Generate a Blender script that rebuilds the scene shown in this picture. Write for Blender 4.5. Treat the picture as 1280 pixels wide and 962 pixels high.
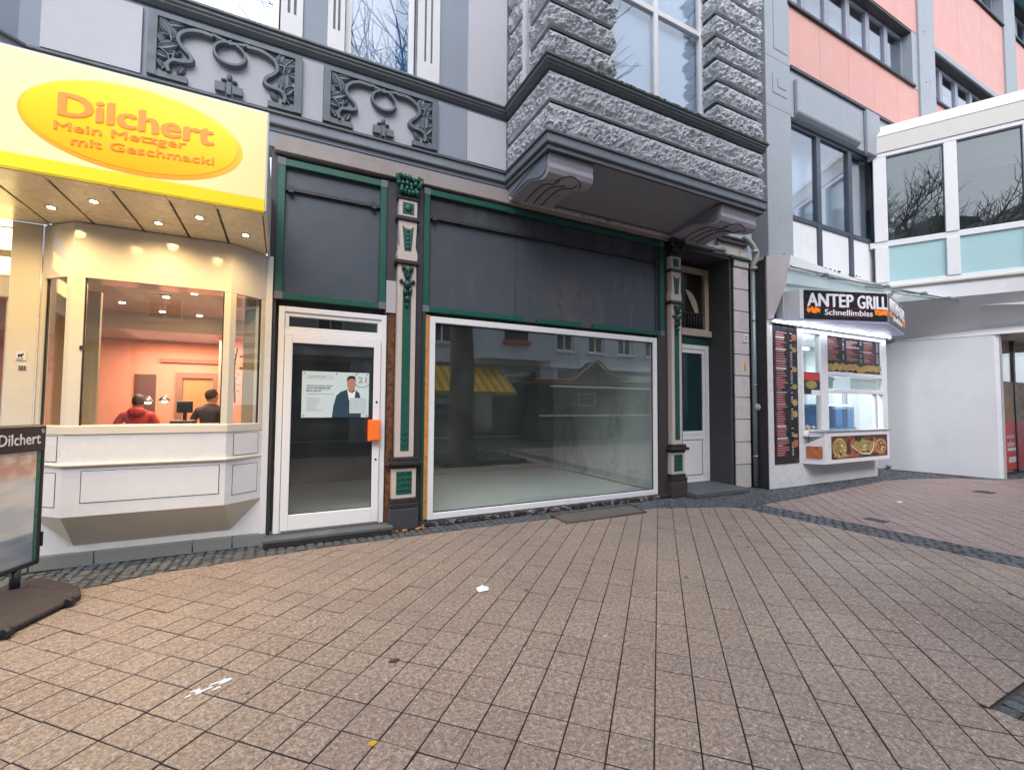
import bpy, bmesh, math, random
from mathutils import Vector, Matrix, noise
random.seed(7)
R = math.radians
S = bpy.context.scene
C = S.collection
for o in list(bpy.data.objects): bpy.data.objects.remove(o)

# ------------------------------------------------------------------ camera
cd = bpy.data.cameras.new('camera'); cam = bpy.data.objects.new('camera', cd); C.objects.link(cam)
S.camera = cam
cd.sensor_width = 36; cd.lens = 36 * 564 / 1280; cd.clip_start = .05; cd.clip_end = 2000
_y, _p, _r = R(26.92), R(2.5), R(.39)
fw = Vector((math.sin(_y) * math.cos(_p), math.cos(_y) * math.cos(_p), math.sin(_p)))
ri0 = Vector((math.cos(_y), -math.sin(_y), 0)); up0 = ri0.cross(fw)
ri = math.cos(_r) * ri0 + math.sin(_r) * up0; up = -math.sin(_r) * ri0 + math.cos(_r) * up0
m = Matrix((ri, up, -fw)).transposed().to_4x4(); m.translation = (0, -5.9, 1.6)
cam.matrix_world = m

# ------------------------------------------------------------------ light: bright overcast
W = bpy.data.worlds.new('World'); S.world = W; W.use_nodes = True
SUN_EL, SUN_AZ = R(48), R(200)          # azimuth clockwise from +Y
nt = W.node_tree; nt.nodes.clear()
sky = nt.nodes.new('ShaderNodeTexSky'); sky.sky_type = 'NISHITA'; sky.sun_disc = False
sky.sun_elevation = SUN_EL; sky.sun_rotation = SUN_AZ; sky.air_density = 1.0; sky.dust_density = 4.0
hs = nt.nodes.new('ShaderNodeHueSaturation'); hs.inputs['Saturation'].default_value = .56
hs.inputs['Value'].default_value = 1.0
bg = nt.nodes.new('ShaderNodeBackground'); bg.inputs[1].default_value = .15
wo = nt.nodes.new('ShaderNodeOutputWorld')
nt.links.new(sky.outputs[0], hs.inputs['Color'])
ov = nt.nodes.new('ShaderNodeMix'); ov.data_type = 'RGBA'; ov.inputs[0].default_value = .62; ov.inputs[7].default_value = (4.3, 4.75, 5.6, 1)   # cloud cover evens the sky out
nt.links.new(hs.outputs[0], ov.inputs[6]); nt.links.new(ov.outputs[2], bg.inputs[0]); nt.links.new(bg.outputs[0], wo.inputs[0])
sl = bpy.data.lights.new('sun', 'SUN'); sl.energy = .8; sl.angle = R(40); sl.color = (1, .985, .965)
so = bpy.data.objects.new('sun', sl); C.objects.link(so)
sd = Vector((math.sin(SUN_AZ) * math.cos(SUN_EL), math.cos(SUN_AZ) * math.cos(SUN_EL), math.sin(SUN_EL)))
so.rotation_euler = (-sd).to_track_quat('-Z', 'Y').to_euler(); so.location = (0, -10, 30)
S.view_settings.view_transform = 'Standard'; S.view_settings.look = 'None'; S.view_settings.gamma = 1
S.view_settings.exposure = 1.28
S.render.engine = 'CYCLES'; S.cycles.max_bounces = 8; S.cycles.transparent_max_bounces = 16

# ------------------------------------------------------------------ helpers
def prop(o, label=None, cat=None, group=None, kind=None):
    if label: o['label'] = label
    if cat: o['category'] = cat
    if group: o['group'] = group
    if kind: o['kind'] = kind
    return o
def thing(name, label, cat, loc=(0, 0, 0), rz=0, group=None):
    o = bpy.data.objects.new(name, None); C.objects.link(o); o.empty_display_size = .2
    o.location = loc; o.rotation_euler = (0, 0, rz)
    return prop(o, label, cat, group)
def wm(o):
    M = Matrix.Translation(o.location) @ o.rotation_euler.to_matrix().to_4x4()
    return wm(o.parent) @ M if (o.parent and False) else M
class MB:
    """collects shapes, then links them as one mesh object"""
    def __init__(s): s.v = []; s.f = []; s.m = []; s.s = []; s.T = None
    def add(s, vs, fs, m=0, sm=False):
        n = len(s.v)
        for v in vs:
            v = Vector(v)
            if s.T is not None: v = s.T @ v
            s.v.append(v)
        for f in fs: s.f.append([n + i for i in f]); s.m.append(m); s.s.append(sm)
        return s
    def box(s, x0, x1, y0, y1, z0, z1, m=0):
        return s.add([(x, y, z) for z in (z0, z1) for y in (y0, y1) for x in (x0, x1)],
            [(0, 2, 3, 1), (4, 5, 7, 6), (0, 1, 5, 4), (2, 6, 7, 3), (0, 4, 6, 2), (1, 3, 7, 5)], m)
    def prism(s, pts, ax, a, b, m=0, sm=False):
        def P(p, t): return {'x': (t, p[0], p[1]), 'y': (p[0], t, p[1]), 'z': (p[0], p[1], t)}[ax]
        n = len(pts)
        s.add([P(p, a) for p in pts] + [P(p, b) for p in pts], [], m)
        k = len(s.v) - 2 * n
        s.f += [[k + i for i in range(n)], [k + n + i for i in range(n)][::-1]]; s.m += [m, m]; s.s += [False, False]
        for i in range(n):
            j = (i + 1) % n
            s.f.append([k + i, k + n + i, k + n + j, k + j]); s.m.append(m); s.s.append(sm)
        return s
    def loft(s, A, B, m=0):       # two 3-D loops of equal length, capped
        n = len(A)
        return s.add(list(A) + list(B), [tuple(range(n)), tuple(range(2 * n - 1, n - 1, -1))] +
            [(i, n + i, n + (i + 1) % n, (i + 1) % n) for i in range(n)], m)
    def frame(s, x0, x1, z0, z1, w, y0, y1, m=0, wb=None):
        wb = w if wb is None else wb
        s.box(x0, x0 + w, y0, y1, z0, z1, m); s.box(x1 - w, x1, y0, y1, z0, z1, m)
        s.box(x0 + w, x1 - w, y0, y1, z1 - w, z1, m); s.box(x0 + w, x1 - w, y0, y1, z0, z0 + wb, m)
        return s
    def tube(s, pts, rs, n=8, m=0, sm=True):
        pts = [Vector(p) for p in pts]
        if not hasattr(rs, '__len__'): rs = [rs] * len(pts)
        vs = []; prev = None
        for i, p in enumerate(pts):
            d = (pts[min(i + 1, len(pts) - 1)] - pts[max(i - 1, 0)]).normalized()
            a = d.orthogonal().normalized() if prev is None else (prev - d * prev.dot(d)).normalized()
            prev = a; b = d.cross(a)
            for k in range(n):
                t = 2 * math.pi * k / n
                vs.append(p + (a * math.cos(t) + b * math.sin(t)) * rs[i])
        fs = [(i * n + k, i * n + (k + 1) % n, (i + 1) * n + (k + 1) % n, (i + 1) * n + k) for i in range(len(pts) - 1) for k in range(n)]
        s.add(vs, fs, m, sm)
        q = len(s.v) - len(vs)
        s.f += [[q + k for k in range(n)][::-1], [q + (len(pts) - 1) * n + k for k in range(n)]]; s.m += [m, m]; s.s += [False, False]
        return s
    def ball(s, c, r, nu=10, nv=7, m=0):
        if not hasattr(r, '__len__'): r = (r, r, r)
        vs = [(c[0], c[1], c[2] - r[2])]
        for j in range(1, nv):
            ph = -math.pi / 2 + math.pi * j / nv
            for i in range(nu):
                t = 2 * math.pi * i / nu
                vs.append((c[0] + r[0] * math.cos(ph) * math.cos(t), c[1] + r[1] * math.cos(ph) * math.sin(t), c[2] + r[2] * math.sin(ph)))
        vs.append((c[0], c[1], c[2] + r[2])); L = len(vs) - 1; fs = []
        for i in range(nu):
            fs.append((0, 1 + (i + 1) % nu, 1 + i)); fs.append((L, L - nu + i, L - nu + (i + 1) % nu))
        for j in range(nv - 2):
            for i in range(nu):
                a = 1 + j * nu; fs.append((a + i, a + (i + 1) % nu, a + nu + (i + 1) % nu, a + nu + i))
        return s.add(vs, fs, m, True)
    def ell(s, cx, cz, a, b, y0, y1, n=40, m=0):          # upright elliptic plate facing -Y
        return s.prism([(cx + a * math.cos(2 * math.pi * i / n), cz + b * math.sin(2 * math.pi * i / n)) for i in range(n)], 'y', y0, y1, m)
    def ribbon(s, pts, w, y0, y1, m=0):                   # flat band in the XZ plane, closed solid
        pts = [Vector((p[0], p[1])) for p in pts]
        if not hasattr(w, '__len__'): w = [w] * len(pts)
        L = []; Q = []
        for i, p in enumerate(pts):
            d = (pts[min(i + 1, len(pts) - 1)] - pts[max(i - 1, 0)]).normalized(); n = Vector((-d.y, d.x))
            L.append(p + n * w[i] / 2); Q.append(p - n * w[i] / 2)
        k = len(pts)
        vs = [(p.x, y1, p.y) for p in L] + [(p.x, y1, p.y) for p in Q] + [(p.x, y0, p.y) for p in [l.lerp(q, .22) for l, q in zip(L, Q)]] + [(p.x, y0, p.y) for p in [l.lerp(q, .78) for l, q in zip(L, Q)]]
        fs = []
        for i in range(k - 1):
            fs += [(2 * k + i, 2 * k + i + 1, 3 * k + i + 1, 3 * k + i), (i, i + 1, 2 * k + i + 1, 2 * k + i), (k + i, 3 * k + i, 3 * k + i + 1, k + i + 1), (i, k + i, k + i + 1, i + 1)]
        fs += [(0, 2 * k, 3 * k, k), (k - 1, 2 * k - 1, 4 * k - 1, 3 * k - 1)]
        return s.add(vs, fs, m)
    def mesh(s, name):
        me = bpy.data.meshes.new(name)
        me.from_pydata([tuple(v) for v in s.v], [], s.f)
        me.polygons.foreach_set('material_index', s.m); me.polygons.foreach_set('use_smooth', s.s)
        bm = bmesh.new(); bm.from_mesh(me); bmesh.ops.recalc_face_normals(bm, faces=bm.faces); bm.to_mesh(me); bm.free()
        me.update(); return me
    def build(s, name, mats, parent=None, bevel=0, seg=1, label=None, cat=None, group=None, kind=None):
        me = s.mesh(name)
        for mt in (mats if isinstance(mats, (list, tuple)) else [mats]): me.materials.append(mt)
        o = bpy.data.objects.new(name, me); C.objects.link(o)
        if parent is not None:
            o.parent = parent
            if parent.type == 'EMPTY': o.matrix_parent_inverse = wm(parent).inverted() if not parent.get('local') else Matrix()
        if bevel:
            b = o.modifiers.new('bevel', 'BEVEL'); b.width = bevel; b.segments = seg; b.limit_method = 'ANGLE'; b.angle_limit = R(40)
        return prop(o, label, cat, group, kind)
def box(name, mat, parent, x0, x1, y0, y1, z0, z1, bevel=0, **k):
    return MB().box(x0, x1, y0, y1, z0, z1).build(name, mat, parent, bevel, **k)
def text(s, name, mat, parent, x, z, y, cap, width, ext=.004, off=0.0, T=None, shear=0, bold=0, rise=0, **k):
    """upright lettering facing -Y: left edge x, baseline z, cap height cap, fitted to width"""
    cu = bpy.data.curves.new(name, 'FONT'); cu.body = s; cu.size = 1; cu.extrude = .5; cu.offset = off; cu.shear = shear; cu.resolution_u = 3
    t = bpy.data.objects.new('tmp', cu); C.objects.link(t)
    me = bpy.data.meshes.new_from_object(t.evaluated_get(bpy.context.evaluated_depsgraph_get())); bpy.data.objects.remove(t)
    xs = [v.co.x for v in me.vertices]; x0, x1 = min(xs), max(xs)
    sx = width / (x1 - x0) if width else cap / .73
    if bold:                                             # heavier strokes: the outline is laid down three times, side by side
        bm = bmesh.new(); bm.from_mesh(me); b2_ = bm.copy()
        for k_ in (-1, 1):
            t2 = bpy.data.meshes.new('t'); b2_.to_mesh(t2)
            for v in t2.vertices: v.co.x += bold * k_; v.co.y += bold * .5 * k_; v.co.z += .06 + .05 * k_
            bm.from_mesh(t2)
        bm.to_mesh(me)
    for v in me.vertices:
        c = v.co; q = Vector((x + (c.x - x0) * sx, y - (c.z + .5) * ext, z + c.y * cap / .73 + rise * (c.x - x0) * sx))
        v.co = T @ q if T is not None else q
    me.materials.clear(); me.materials.append(mat); me.name = name
    o = bpy.data.objects.new(name, me); C.objects.link(o)
    if parent is not None:
        o.parent = parent
        if parent.type == 'EMPTY': o.matrix_parent_inverse = wm(parent).inverted() if not parent.get('local') else Matrix()
    return prop(o, **k)
def copy_tree(o, parent=None):
    c = o.copy(); C.objects.link(c); c.parent = parent
    for ch in list(o.children): copy_tree(ch, c)
    return c

# ------------------------------------------------------------------ materials
def newmat(name):
    M = bpy.data.materials.new(name); M.use_nodes = True; nt = M.node_tree; nt.nodes.clear()
    return M, nt, nt.nodes.new('ShaderNodeOutputMaterial')
def N(nt, t, **kw):
    n = nt.nodes.new(t)
    for k, v in kw.items():
        if k in ('blend_type', 'operation', 'feature', 'data_type', 'attribute_type', 'attribute_name', 'noise_dimensions'): setattr(n, k, v)
        else: n.inputs[k.replace('_', ' ')].default_value = v
    return n
def noise_n(nt, pos, scale, detail=4, rough=.6, stretch=None):
    if stretch:
        mp = nt.nodes.new('ShaderNodeMapping'); mp.inputs['Scale'].default_value = stretch; nt.links.new(pos, mp.inputs[0]); pos = mp.outputs[0]
    n = N(nt, 'ShaderNodeTexNoise', Scale=scale, Detail=detail, Roughness=rough); nt.links.new(pos, n.inputs['Vector'])
    return n.outputs['Fac']
def rng(nt, v, a, b, c=0, d=1):
    n = nt.nodes.new('ShaderNodeMapRange'); nt.links.new(v, n.inputs[0])
    for i, q in enumerate((a, b, c, d)): n.inputs[i + 1].default_value = q
    return n.outputs[0]
def mixc(nt, f, a, b, mode='MIX'):
    n = nt.nodes.new('ShaderNodeMix'); n.data_type = 'RGBA'; n.blend_type = mode
    if hasattr(f, 'is_linked'): nt.links.new(f, n.inputs[0])
    else: n.inputs[0].default_value = f
    for i, q in ((6, a), (7, b)):
        if hasattr(q, 'is_linked'): nt.links.new(q, n.inputs[i])
        else: n.inputs[i].default_value = (*q[:3], 1)
    return n.outputs[2]
def mat(name, col, rough=.6, var=.12, scale=3, dirt_or_shade=None, damt=.5, dscale=1.5, dthr=.55, bump=.1, bscale=60, metal=0, spec=.5, stretch=None, fine=0):
    M, nt, out = newmat(name)
    b = nt.nodes.new('ShaderNodeBsdfPrincipled'); nt.links.new(b.outputs[0], out.inputs[0])
    g = nt.nodes.new('ShaderNodeNewGeometry'); pos = g.outputs['Position']
    c = mixc(nt, noise_n(nt, pos, scale, 5), [q * (1 - var) for q in col], [min(1, q * (1 + var)) for q in col])
    if fine:
        c = mixc(nt, rng(nt, noise_n(nt, pos, 220, 3, .7), .3, .7), c, [q * (1 - fine) for q in col])
    if dirt_or_shade:
        f = rng(nt, noise_n(nt, pos, dscale, 6, .7, stretch), dthr, dthr + .18, 0, damt)
        c = mixc(nt, f, c, dirt_or_shade)
    nt.links.new(c, b.inputs['Base Color'])
    r = rng(nt, noise_n(nt, pos, scale * 2.3, 4), .3, .7, max(0, rough - .1), min(1, rough + .1)); nt.links.new(r, b.inputs['Roughness'])
    b.inputs['Metallic'].default_value = metal; b.inputs['Specular IOR Level'].default_value = spec
    if bump:
        bp = N(nt, 'ShaderNodeBump', Strength=bump, Distance=.01); nt.links.new(noise_n(nt, pos, bscale, 5), bp.inputs['Height']); nt.links.new(bp.outputs[0], b.inputs['Normal'])
    return M
def emis(name, col, st, base=None):
    M, nt, out = newmat(name)
    b = nt.nodes.new('ShaderNodeBsdfPrincipled'); nt.links.new(b.outputs[0], out.inputs[0])
    b.inputs['Base Color'].default_value = (*(base or col), 1); b.inputs['Emission Color'].default_value = (*col, 1); b.inputs['Emission Strength'].default_value = st
    b.inputs['Roughness'].default_value = .35
    return M
def glass(name, tint=(.9, .95, .93), k=1.0, base=.0, dust=0, dcol=(.5, .55, .55), wav=.0):
    M, nt, out = newmat(name)
    tr = nt.nodes.new('ShaderNodeBsdfTransparent'); tr.inputs[0].default_value = (*tint, 1)
    gl = nt.nodes.new('ShaderNodeBsdfGlossy'); gl.inputs['Roughness'].default_value = .0; gl.inputs['Color'].default_value = (1, 1, 1, 1)
    g = nt.nodes.new('ShaderNodeNewGeometry')            # Schlick reflectance, the same from either side of the pane
    dt = N(nt, 'ShaderNodeVectorMath', operation='DOT_PRODUCT'); nt.links.new(g.outputs['Normal'], dt.inputs[0]); nt.links.new(g.outputs['Incoming'], dt.inputs[1])
    ab_ = N(nt, 'ShaderNodeMath', operation='ABSOLUTE'); nt.links.new(dt.outputs['Value'], ab_.inputs[0])
    om = N(nt, 'ShaderNodeMath', operation='SUBTRACT'); om.inputs[0].default_value = 1; nt.links.new(ab_.outputs[0], om.inputs[1])
    pw5 = N(nt, 'ShaderNodeMath', operation='POWER'); nt.links.new(om.outputs[0], pw5.inputs[0]); pw5.inputs[1].default_value = 5
    fr = N(nt, 'ShaderNodeMath', operation='MULTIPLY_ADD'); nt.links.new(pw5.outputs[0], fr.inputs[0]); fr.inputs[1].default_value = .957; fr.inputs[2].default_value = .043
    ma = nt.nodes.new('ShaderNodeMath'); ma.operation = 'MULTIPLY_ADD'; ma.use_clamp = True; ma.inputs[1].default_value = k; ma.inputs[2].default_value = base
    mx = nt.nodes.new('ShaderNodeMixShader')
    nt.links.new(fr.outputs[0], ma.inputs[0]); nt.links.new(ma.outputs[0], mx.inputs[0]); nt.links.new(tr.outputs[0], mx.inputs[1]); nt.links.new(gl.outputs[0], mx.inputs[2])
    if wav:
        bp = N(nt, 'ShaderNodeBump', Strength=wav, Distance=.05); nt.links.new(noise_n(nt, g.outputs['Position'], 1.3, 1), bp.inputs['Height']); nt.links.new(bp.outputs[0], gl.inputs['Normal'])
    last = mx.outputs[0]
    if dust:
        df = nt.nodes.new('ShaderNodeBsdfDiffuse'); df.inputs[0].default_value = (*dcol, 1)
        f = rng(nt, noise_n(nt, g.outputs['Position'], 1.6, 6, .65), .42, .75, dust * .25, dust)
        m2 = nt.nodes.new('ShaderNodeMixShader'); nt.links.new(f, m2.inputs[0]); nt.links.new(last, m2.inputs[1]); nt.links.new(df.outputs[0], m2.inputs[2]); last = m2.outputs[0]
    nt.links.new(last, out.inputs[0])
    return M
G = {}
G['lilac'] = mat('plaster_lilac_grey', (.40, .41, .47), .8, .08, 1.2, dirt_or_shade=(.24, .25, .28), damt=.45, dscale=2.2, stretch=(1, 1, .3))
G['pale'] = mat('plaster_pale', (.50, .51, .57), .8, .07, 1.2, dirt_or_shade=(.33, .33, .35), damt=.3)
G['blue'] = mat('plaster_blue_grey', (.27, .31, .38), .8, .1, 1.5)
G['slate'] = mat('ornament_slate', (.11, .135, .165), .6, .2, 4, dirt_or_shade=(.18, .2, .22), damt=.35, dscale=6)
G['cornice'] = mat('cornice_dark', (.075, .085, .1), .6, .25, 3, dirt_or_shade=(.05, .08, .03), damt=.6, dscale=4, dthr=.5)
G['cornice_l'] = mat('cornice_blue', (.19, .22, .27), .6, .15, 3)
G['moss'] = mat('mossy_cement', (.045, .05, .05), .9, .3, 5, dirt_or_shade=(.07, .13, .03), damt=.9, dscale=5, dthr=.48)
G['pink'] = mat('plaster_pinkish', (.33, .29, .29), .85, .1, 2, dirt_or_shade=(.22, .18, .16), damt=.55, dscale=1.2, dthr=.5)
G['rock'] = mat('rusticated_stone', (.50, .52, .57), .85, .2, 6, dirt_or_shade=(.13, .14, .15), damt=.7, dscale=26, dthr=.54, bump=.7, bscale=70)  # fine dark blotches paint the shade of pits into the stone colour
G['black'] = mat('black_wood', (.022, .021, .025), .5, .3, 5, dirt_or_shade=(.07, .065, .065), damt=.35, dscale=7)
G['violet'] = mat('anthracite_wood', (.040, .037, .046), .55, .2, 5, dirt_or_shade=(.09, .085, .09), damt=.3, dscale=5, dthr=.6)
G['green'] = mat('green_paint', (.006, .080, .058), .45, .2, 6, dirt_or_shade=(.05, .12, .1), damt=.4, dscale=9, dthr=.6)
G['dgreen'] = mat('dark_green_paint', (.006, .05, .04), .45, .2, 6)
G['greyc'] = mat('grey_primer', (.12, .13, .16), .6, .1, 5)
G['cream'] = mat('cream_cast_iron', (.52, .44, .41), .55, .1, 6, dirt_or_shade=(.2, .12, .08), damt=.5, dscale=6, dthr=.6)
G['white'] = mat('white_pvc', (.74, .74, .77), .35, .03, 3, dirt_or_shade=(.5, .48, .46), damt=.3, dscale=3, bump=.02)
G['whitep'] = mat('white_panel', (.68, .68, .70), .28, .04, 2, dirt_or_shade=(.5, .47, .44), damt=.3, dscale=2, bump=.02)
G['whitew'] = mat('white_render', (.70, .71, .74), .8, .07, .7, dirt_or_shade=(.56, .56, .57), damt=.4, dscale=1.1, dthr=.5, bump=.15, bscale=25)
G['offw'] = mat('off_white_metal', (.64, .59, .50), .4, .04, 2, dirt_or_shade=(.45, .42, .38), damt=.3)
G['rust'] = mat('rusty_strip', (.16, .065, .025), .9, .5, 9, dirt_or_shade=(.03, .015, .01), damt=.9, dscale=14, dthr=.45, bump=.8, bscale=70)
G['foam'] = mat('orange_foam', (.55, .24, .06), .9, .35, 20, dirt_or_shade=(.2, .08, .02), damt=.7, dscale=25, dthr=.5, bump=1, bscale=80)
G['peel'] = mat('peeled_sill', (.02, .018, .02), .8, .4, 8, dirt_or_shade=(.5, .46, .46), damt=.9, dscale=11, dthr=.52, bump=.8)
G['plinth'] = mat('plinth_dark_stone', (.045, .045, .055), .5, .3, 10, dirt_or_shade=(.12, .12, .13), damt=.5, dscale=8)
G['plinthr'] = mat('plinth_rusty', (.045, .034, .033), .7, .4, 10, dirt_or_shade=(.08, .05, .04), damt=.6, dscale=12)
G['step'] = mat('granite_step', (.10, .11, .12), .7, .2, 30, dirt_or_shade=(.18, .19, .2), damt=.4, dscale=3, fine=.3)
G['dgrey'] = mat('dark_grey_render', (.055, .057, .06), .8, .12, 2)
G['stone'] = mat('smooth_stone', (.56, .51, .52), .8, .08, 4, dirt_or_shade=(.25, .2, .19), damt=.45, dscale=3, dthr=.55)
G['stonew'] = mat('weathered_white_stone', (.5, .48, .46), .85, .15, 4, dirt_or_shade=(.1, .095, .09), damt=.8, dscale=4, dthr=.5)
G['zinc'] = mat('zinc_pipe', (.22, .27, .30), .45, .12, 5, metal=.4)
G['pipew'] = mat('old_white_pipe', (.33, .35, .34), .6, .15, 6)
G['beige'] = mat('beige_paint', (.42, .35, .27), .6, .1, 4, dirt_or_shade=(.25, .17, .1), damt=.4, dscale=6)
G['red'] = mat('salmon_panel', (.54, .275, .235), .5, .04, 1, dirt_or_shade=(.5, .26, .23), damt=.4, bump=.02)
G['grey'] = mat('grey_concrete', (.29, .32, .36), .75, .06, 2, dirt_or_shade=(.2, .22, .25), damt=.3)
G['dkline'] = mat('dark_flashing', (.03, .03, .035), .5)
G['mull'] = mat('mullion_grey', (.22, .23, .28), .4, .05)
G['mulld'] = mat('mullion_dark_blue', (.05, .065, .095), .4, .05)
G['annex'] = mat('annex_white_metal', (.60, .58, .55), .45, .04, 1, dirt_or_shade=(.5, .47, .42), damt=.3)
G['annexs'] = mat('annex_render', (.56, .56, .58), .85, .04, 1)
G['teal'] = mat('pale_teal_panel', (.40, .60, .63), .15, .04, .7, bump=0)
G['kgrey'] = mat('kiosk_pinkish_grey', (.42, .39, .41), .7, .06, 2)
G['ltblue'] = mat('kiosk_pale_panel', (.55, .60, .62), .4, .04, 2)
G['orange'] = mat('orange_plastic', (.95, .16, .02), .4, .05)
G['metal'] = mat('brushed_metal', (.3, .3, .31), .35, .1, metal=.8)
G['tubeblk'] = mat('black_plastic', (.02, .02, .024), .4, .2, 5)
G['base'] = mat('rubber_base', (.048, .038, .039), .75, .15, 6, bump=.3, bscale=200)
G['paper'] = mat('white_paper', (.75, .77, .8), .8, .05)
G['iron'] = mat('cast_iron', (.05, .05, .055), .6, .2, 12, metal=.5)
G['floorin'] = mat('pale_screed', (.74, .81, .79), .6, .06, 1.5, dirt_or_shade=(.5, .54, .5), damt=.4, dscale=1.5)
G['wallin'] = mat('scuffed_wall', (.76, .79, .77), .85, .08, 1.5, dirt_or_shade=(.34, .29, .22), damt=.65, dscale=1.4, dthr=.5, stretch=(1, 1, .5))
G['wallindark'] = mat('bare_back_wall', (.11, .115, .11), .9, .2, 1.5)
G['gshop'] = glass('shop_glass', (.94, .975, .96), 1.2, .12, dust=.04)
G['gdoor'] = glass('door_glass', (.93, .95, .95), 1.1, .03, dust=.03)
G['gwin'] = glass('upper_window_glass', (.86, .91, .96), 1.1, .08, wav=.03)
G['gbut'] = glass('bay_glass', (.95, .955, .93), 1.0, .04)
G['gannex'] = glass('annex_glass', (.62, .68, .69), 1.3, .07, wav=.04, dust=.10, dcol=(.30, .36, .36))
G['gcan'] = glass('canopy_glass', (.82, .9, .9), 1.3, .03, dust=.12)
G['curtain'] = mat('net_curtain', (.56, .60, .65), .9, .1, 3)
G['bluec'] = mat('blue_curtain', (.03, .16, .30), .9, .2, 3)
G['dkroom'] = mat('dark_room', (.03, .035, .04), .9, .2, 1)
# ------------------------------------------------------------------ ground
def tile_mat(name, cols, sc=85, speck=.55, stain=.75):
    M, nt, out = newmat(name)
    b = nt.nodes.new('ShaderNodeBsdfPrincipled'); nt.links.new(b.outputs[0], out.inputs[0])
    g = nt.nodes.new('ShaderNodeNewGeometry'); pos = g.outputs['Position']
    a1 = N(nt, 'ShaderNodeAttribute', attribute_type='OBJECT', attribute_name='tint'); a2 = N(nt, 'ShaderNodeAttribute', attribute_type='GEOMETRY', attribute_name='tint')
    ad = nt.nodes.new('ShaderNodeMath'); ad.operation = 'ADD'; nt.links.new(a1.outputs['Fac'], ad.inputs[0]); nt.links.new(a2.outputs['Fac'], ad.inputs[1])
    c = mixc(nt, ad.outputs[0], cols[0], cols[1])
    sp = noise_n(nt, pos, sc, 3, .75)
    c = mixc(nt, rng(nt, sp, .35, .5, speck, 0), c, [q * .35 for q in cols[0]])
    c = mixc(nt, rng(nt, sp, .55, .7, 0, speck * .8), c, [min(1, q * 1.9) for q in cols[1]])
    c = mixc(nt, rng(nt, noise_n(nt, pos, 30, 4, .7), .45, .7, 0, speck * .6), c, [q * .5 for q in cols[0]])
    c = mixc(nt, rng(nt, noise_n(nt, pos, .55, 6, .62), .48, .68, 0, stain), c, cols[2])
    c = mixc(nt, rng(nt, noise_n(nt, pos, 1.9, 5, .6), .58, .72, 0, stain * .6), c, [q * .7 for q in cols[2]])
    c = mixc(nt, rng(nt, noise_n(nt, pos, 34, 5, .9), .44, .54, min(1, speck * 1.5), 0), c, [q * .38 for q in cols[0]])
    c = mixc(nt, rng(nt, noise_n(nt, pos, 41, 5, .9), .53, .62, 0, speck * 1.4), c, [min(1, q * 1.7) for q in cols[1]])
    nt.links.new(c, b.inputs['Base Color'])
    r = rng(nt, noise_n(nt, pos, .8, 4), .4, .65, .48, .78); nt.links.new(r, b.inputs['Roughness'])
    bp = N(nt, 'ShaderNodeBump', Strength=.35, Distance=.004); nt.links.new(sp, bp.inputs['Height']); nt.links.new(bp.outputs[0], b.inputs['Normal'])
    return M
G['tile'] = tile_mat('paving_tile_stone', ((.295, .226, .186), (.35, .275, .225), (.23, .182, .168)))
G['tile2'] = tile_mat('red_paving_stone', ((.28, .20, .185), (.33, .24, .22), (.24, .185, .18)), stain=.35)
G['sett'] = tile_mat('basalt_sett', ((.045, .055, .068), (.115, .13, .15), (.075, .08, .08)), sc=90, speck=.35)
G['settw'] = tile_mat('warm_sett', ((.10, .085, .07), (.2, .17, .14), (.1, .085, .075)), sc=90, speck=.35)
G['joint'] = mat('joint_dirt', (.060, .050, .043), .95, .3, 20, dirt_or_shade=(.04, .05, .025), damt=.4)
G['asphalt'] = mat('asphalt', (.06, .06, .06), .9, .2, 20)

gb = MB().box(-400, 400, -400, 400, -.6, -.032).build('ground', G['asphalt'], kind='structure')
pv = MB().box(-12, 30, -13.6, 5.5, -.03, -.018).build('pavement', G['joint'], kind='structure')
q2 = math.sqrt(.5); P = .2085
def xy(u, v): return ((u + v) * q2, (v - u) * q2)       # u=(x-y)/√2, v=(x+y)/√2
BND = [(-14, -1.2), (-3, -1.0), (-1.48, -.72), (-.99, -.56), (-.34, -.49), (.41, -.42), (2.82, -.40), (4.39, -.46), (5.3, -.58), (6.26, -.95), (6.52, -1.12), (7.02, -1.12), (8.15, -1.06), (11.7, -.75), (12.6, -.85), (13.6, -1.2), (14.3, -1.75), (14.9, -1.9), (30, -1.9)]
def seg_at(x):
    for a, b in zip(BND, BND[1:]):
        if a[0] <= x < b[0]: return a, b
    return BND[-2], BND[-1]
def clip(poly, n, d):                                   # keep n·p <= d
    out = []
    for i in range(len(poly)):
        a, b = poly[i], poly[(i + 1) % len(poly)]
        da = n[0] * a[0] + n[1] * a[1] - d; db = n[0] * b[0] + n[1] * b[1] - d
        if da <= 0: out.append(a)
        if (da < 0) != (db < 0) and abs(da - db) > 1e-9:
            t = da / (da - db); out.append((a[0] + (b[0] - a[0]) * t, a[1] + (b[1] - a[1]) * t))
    return out
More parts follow.
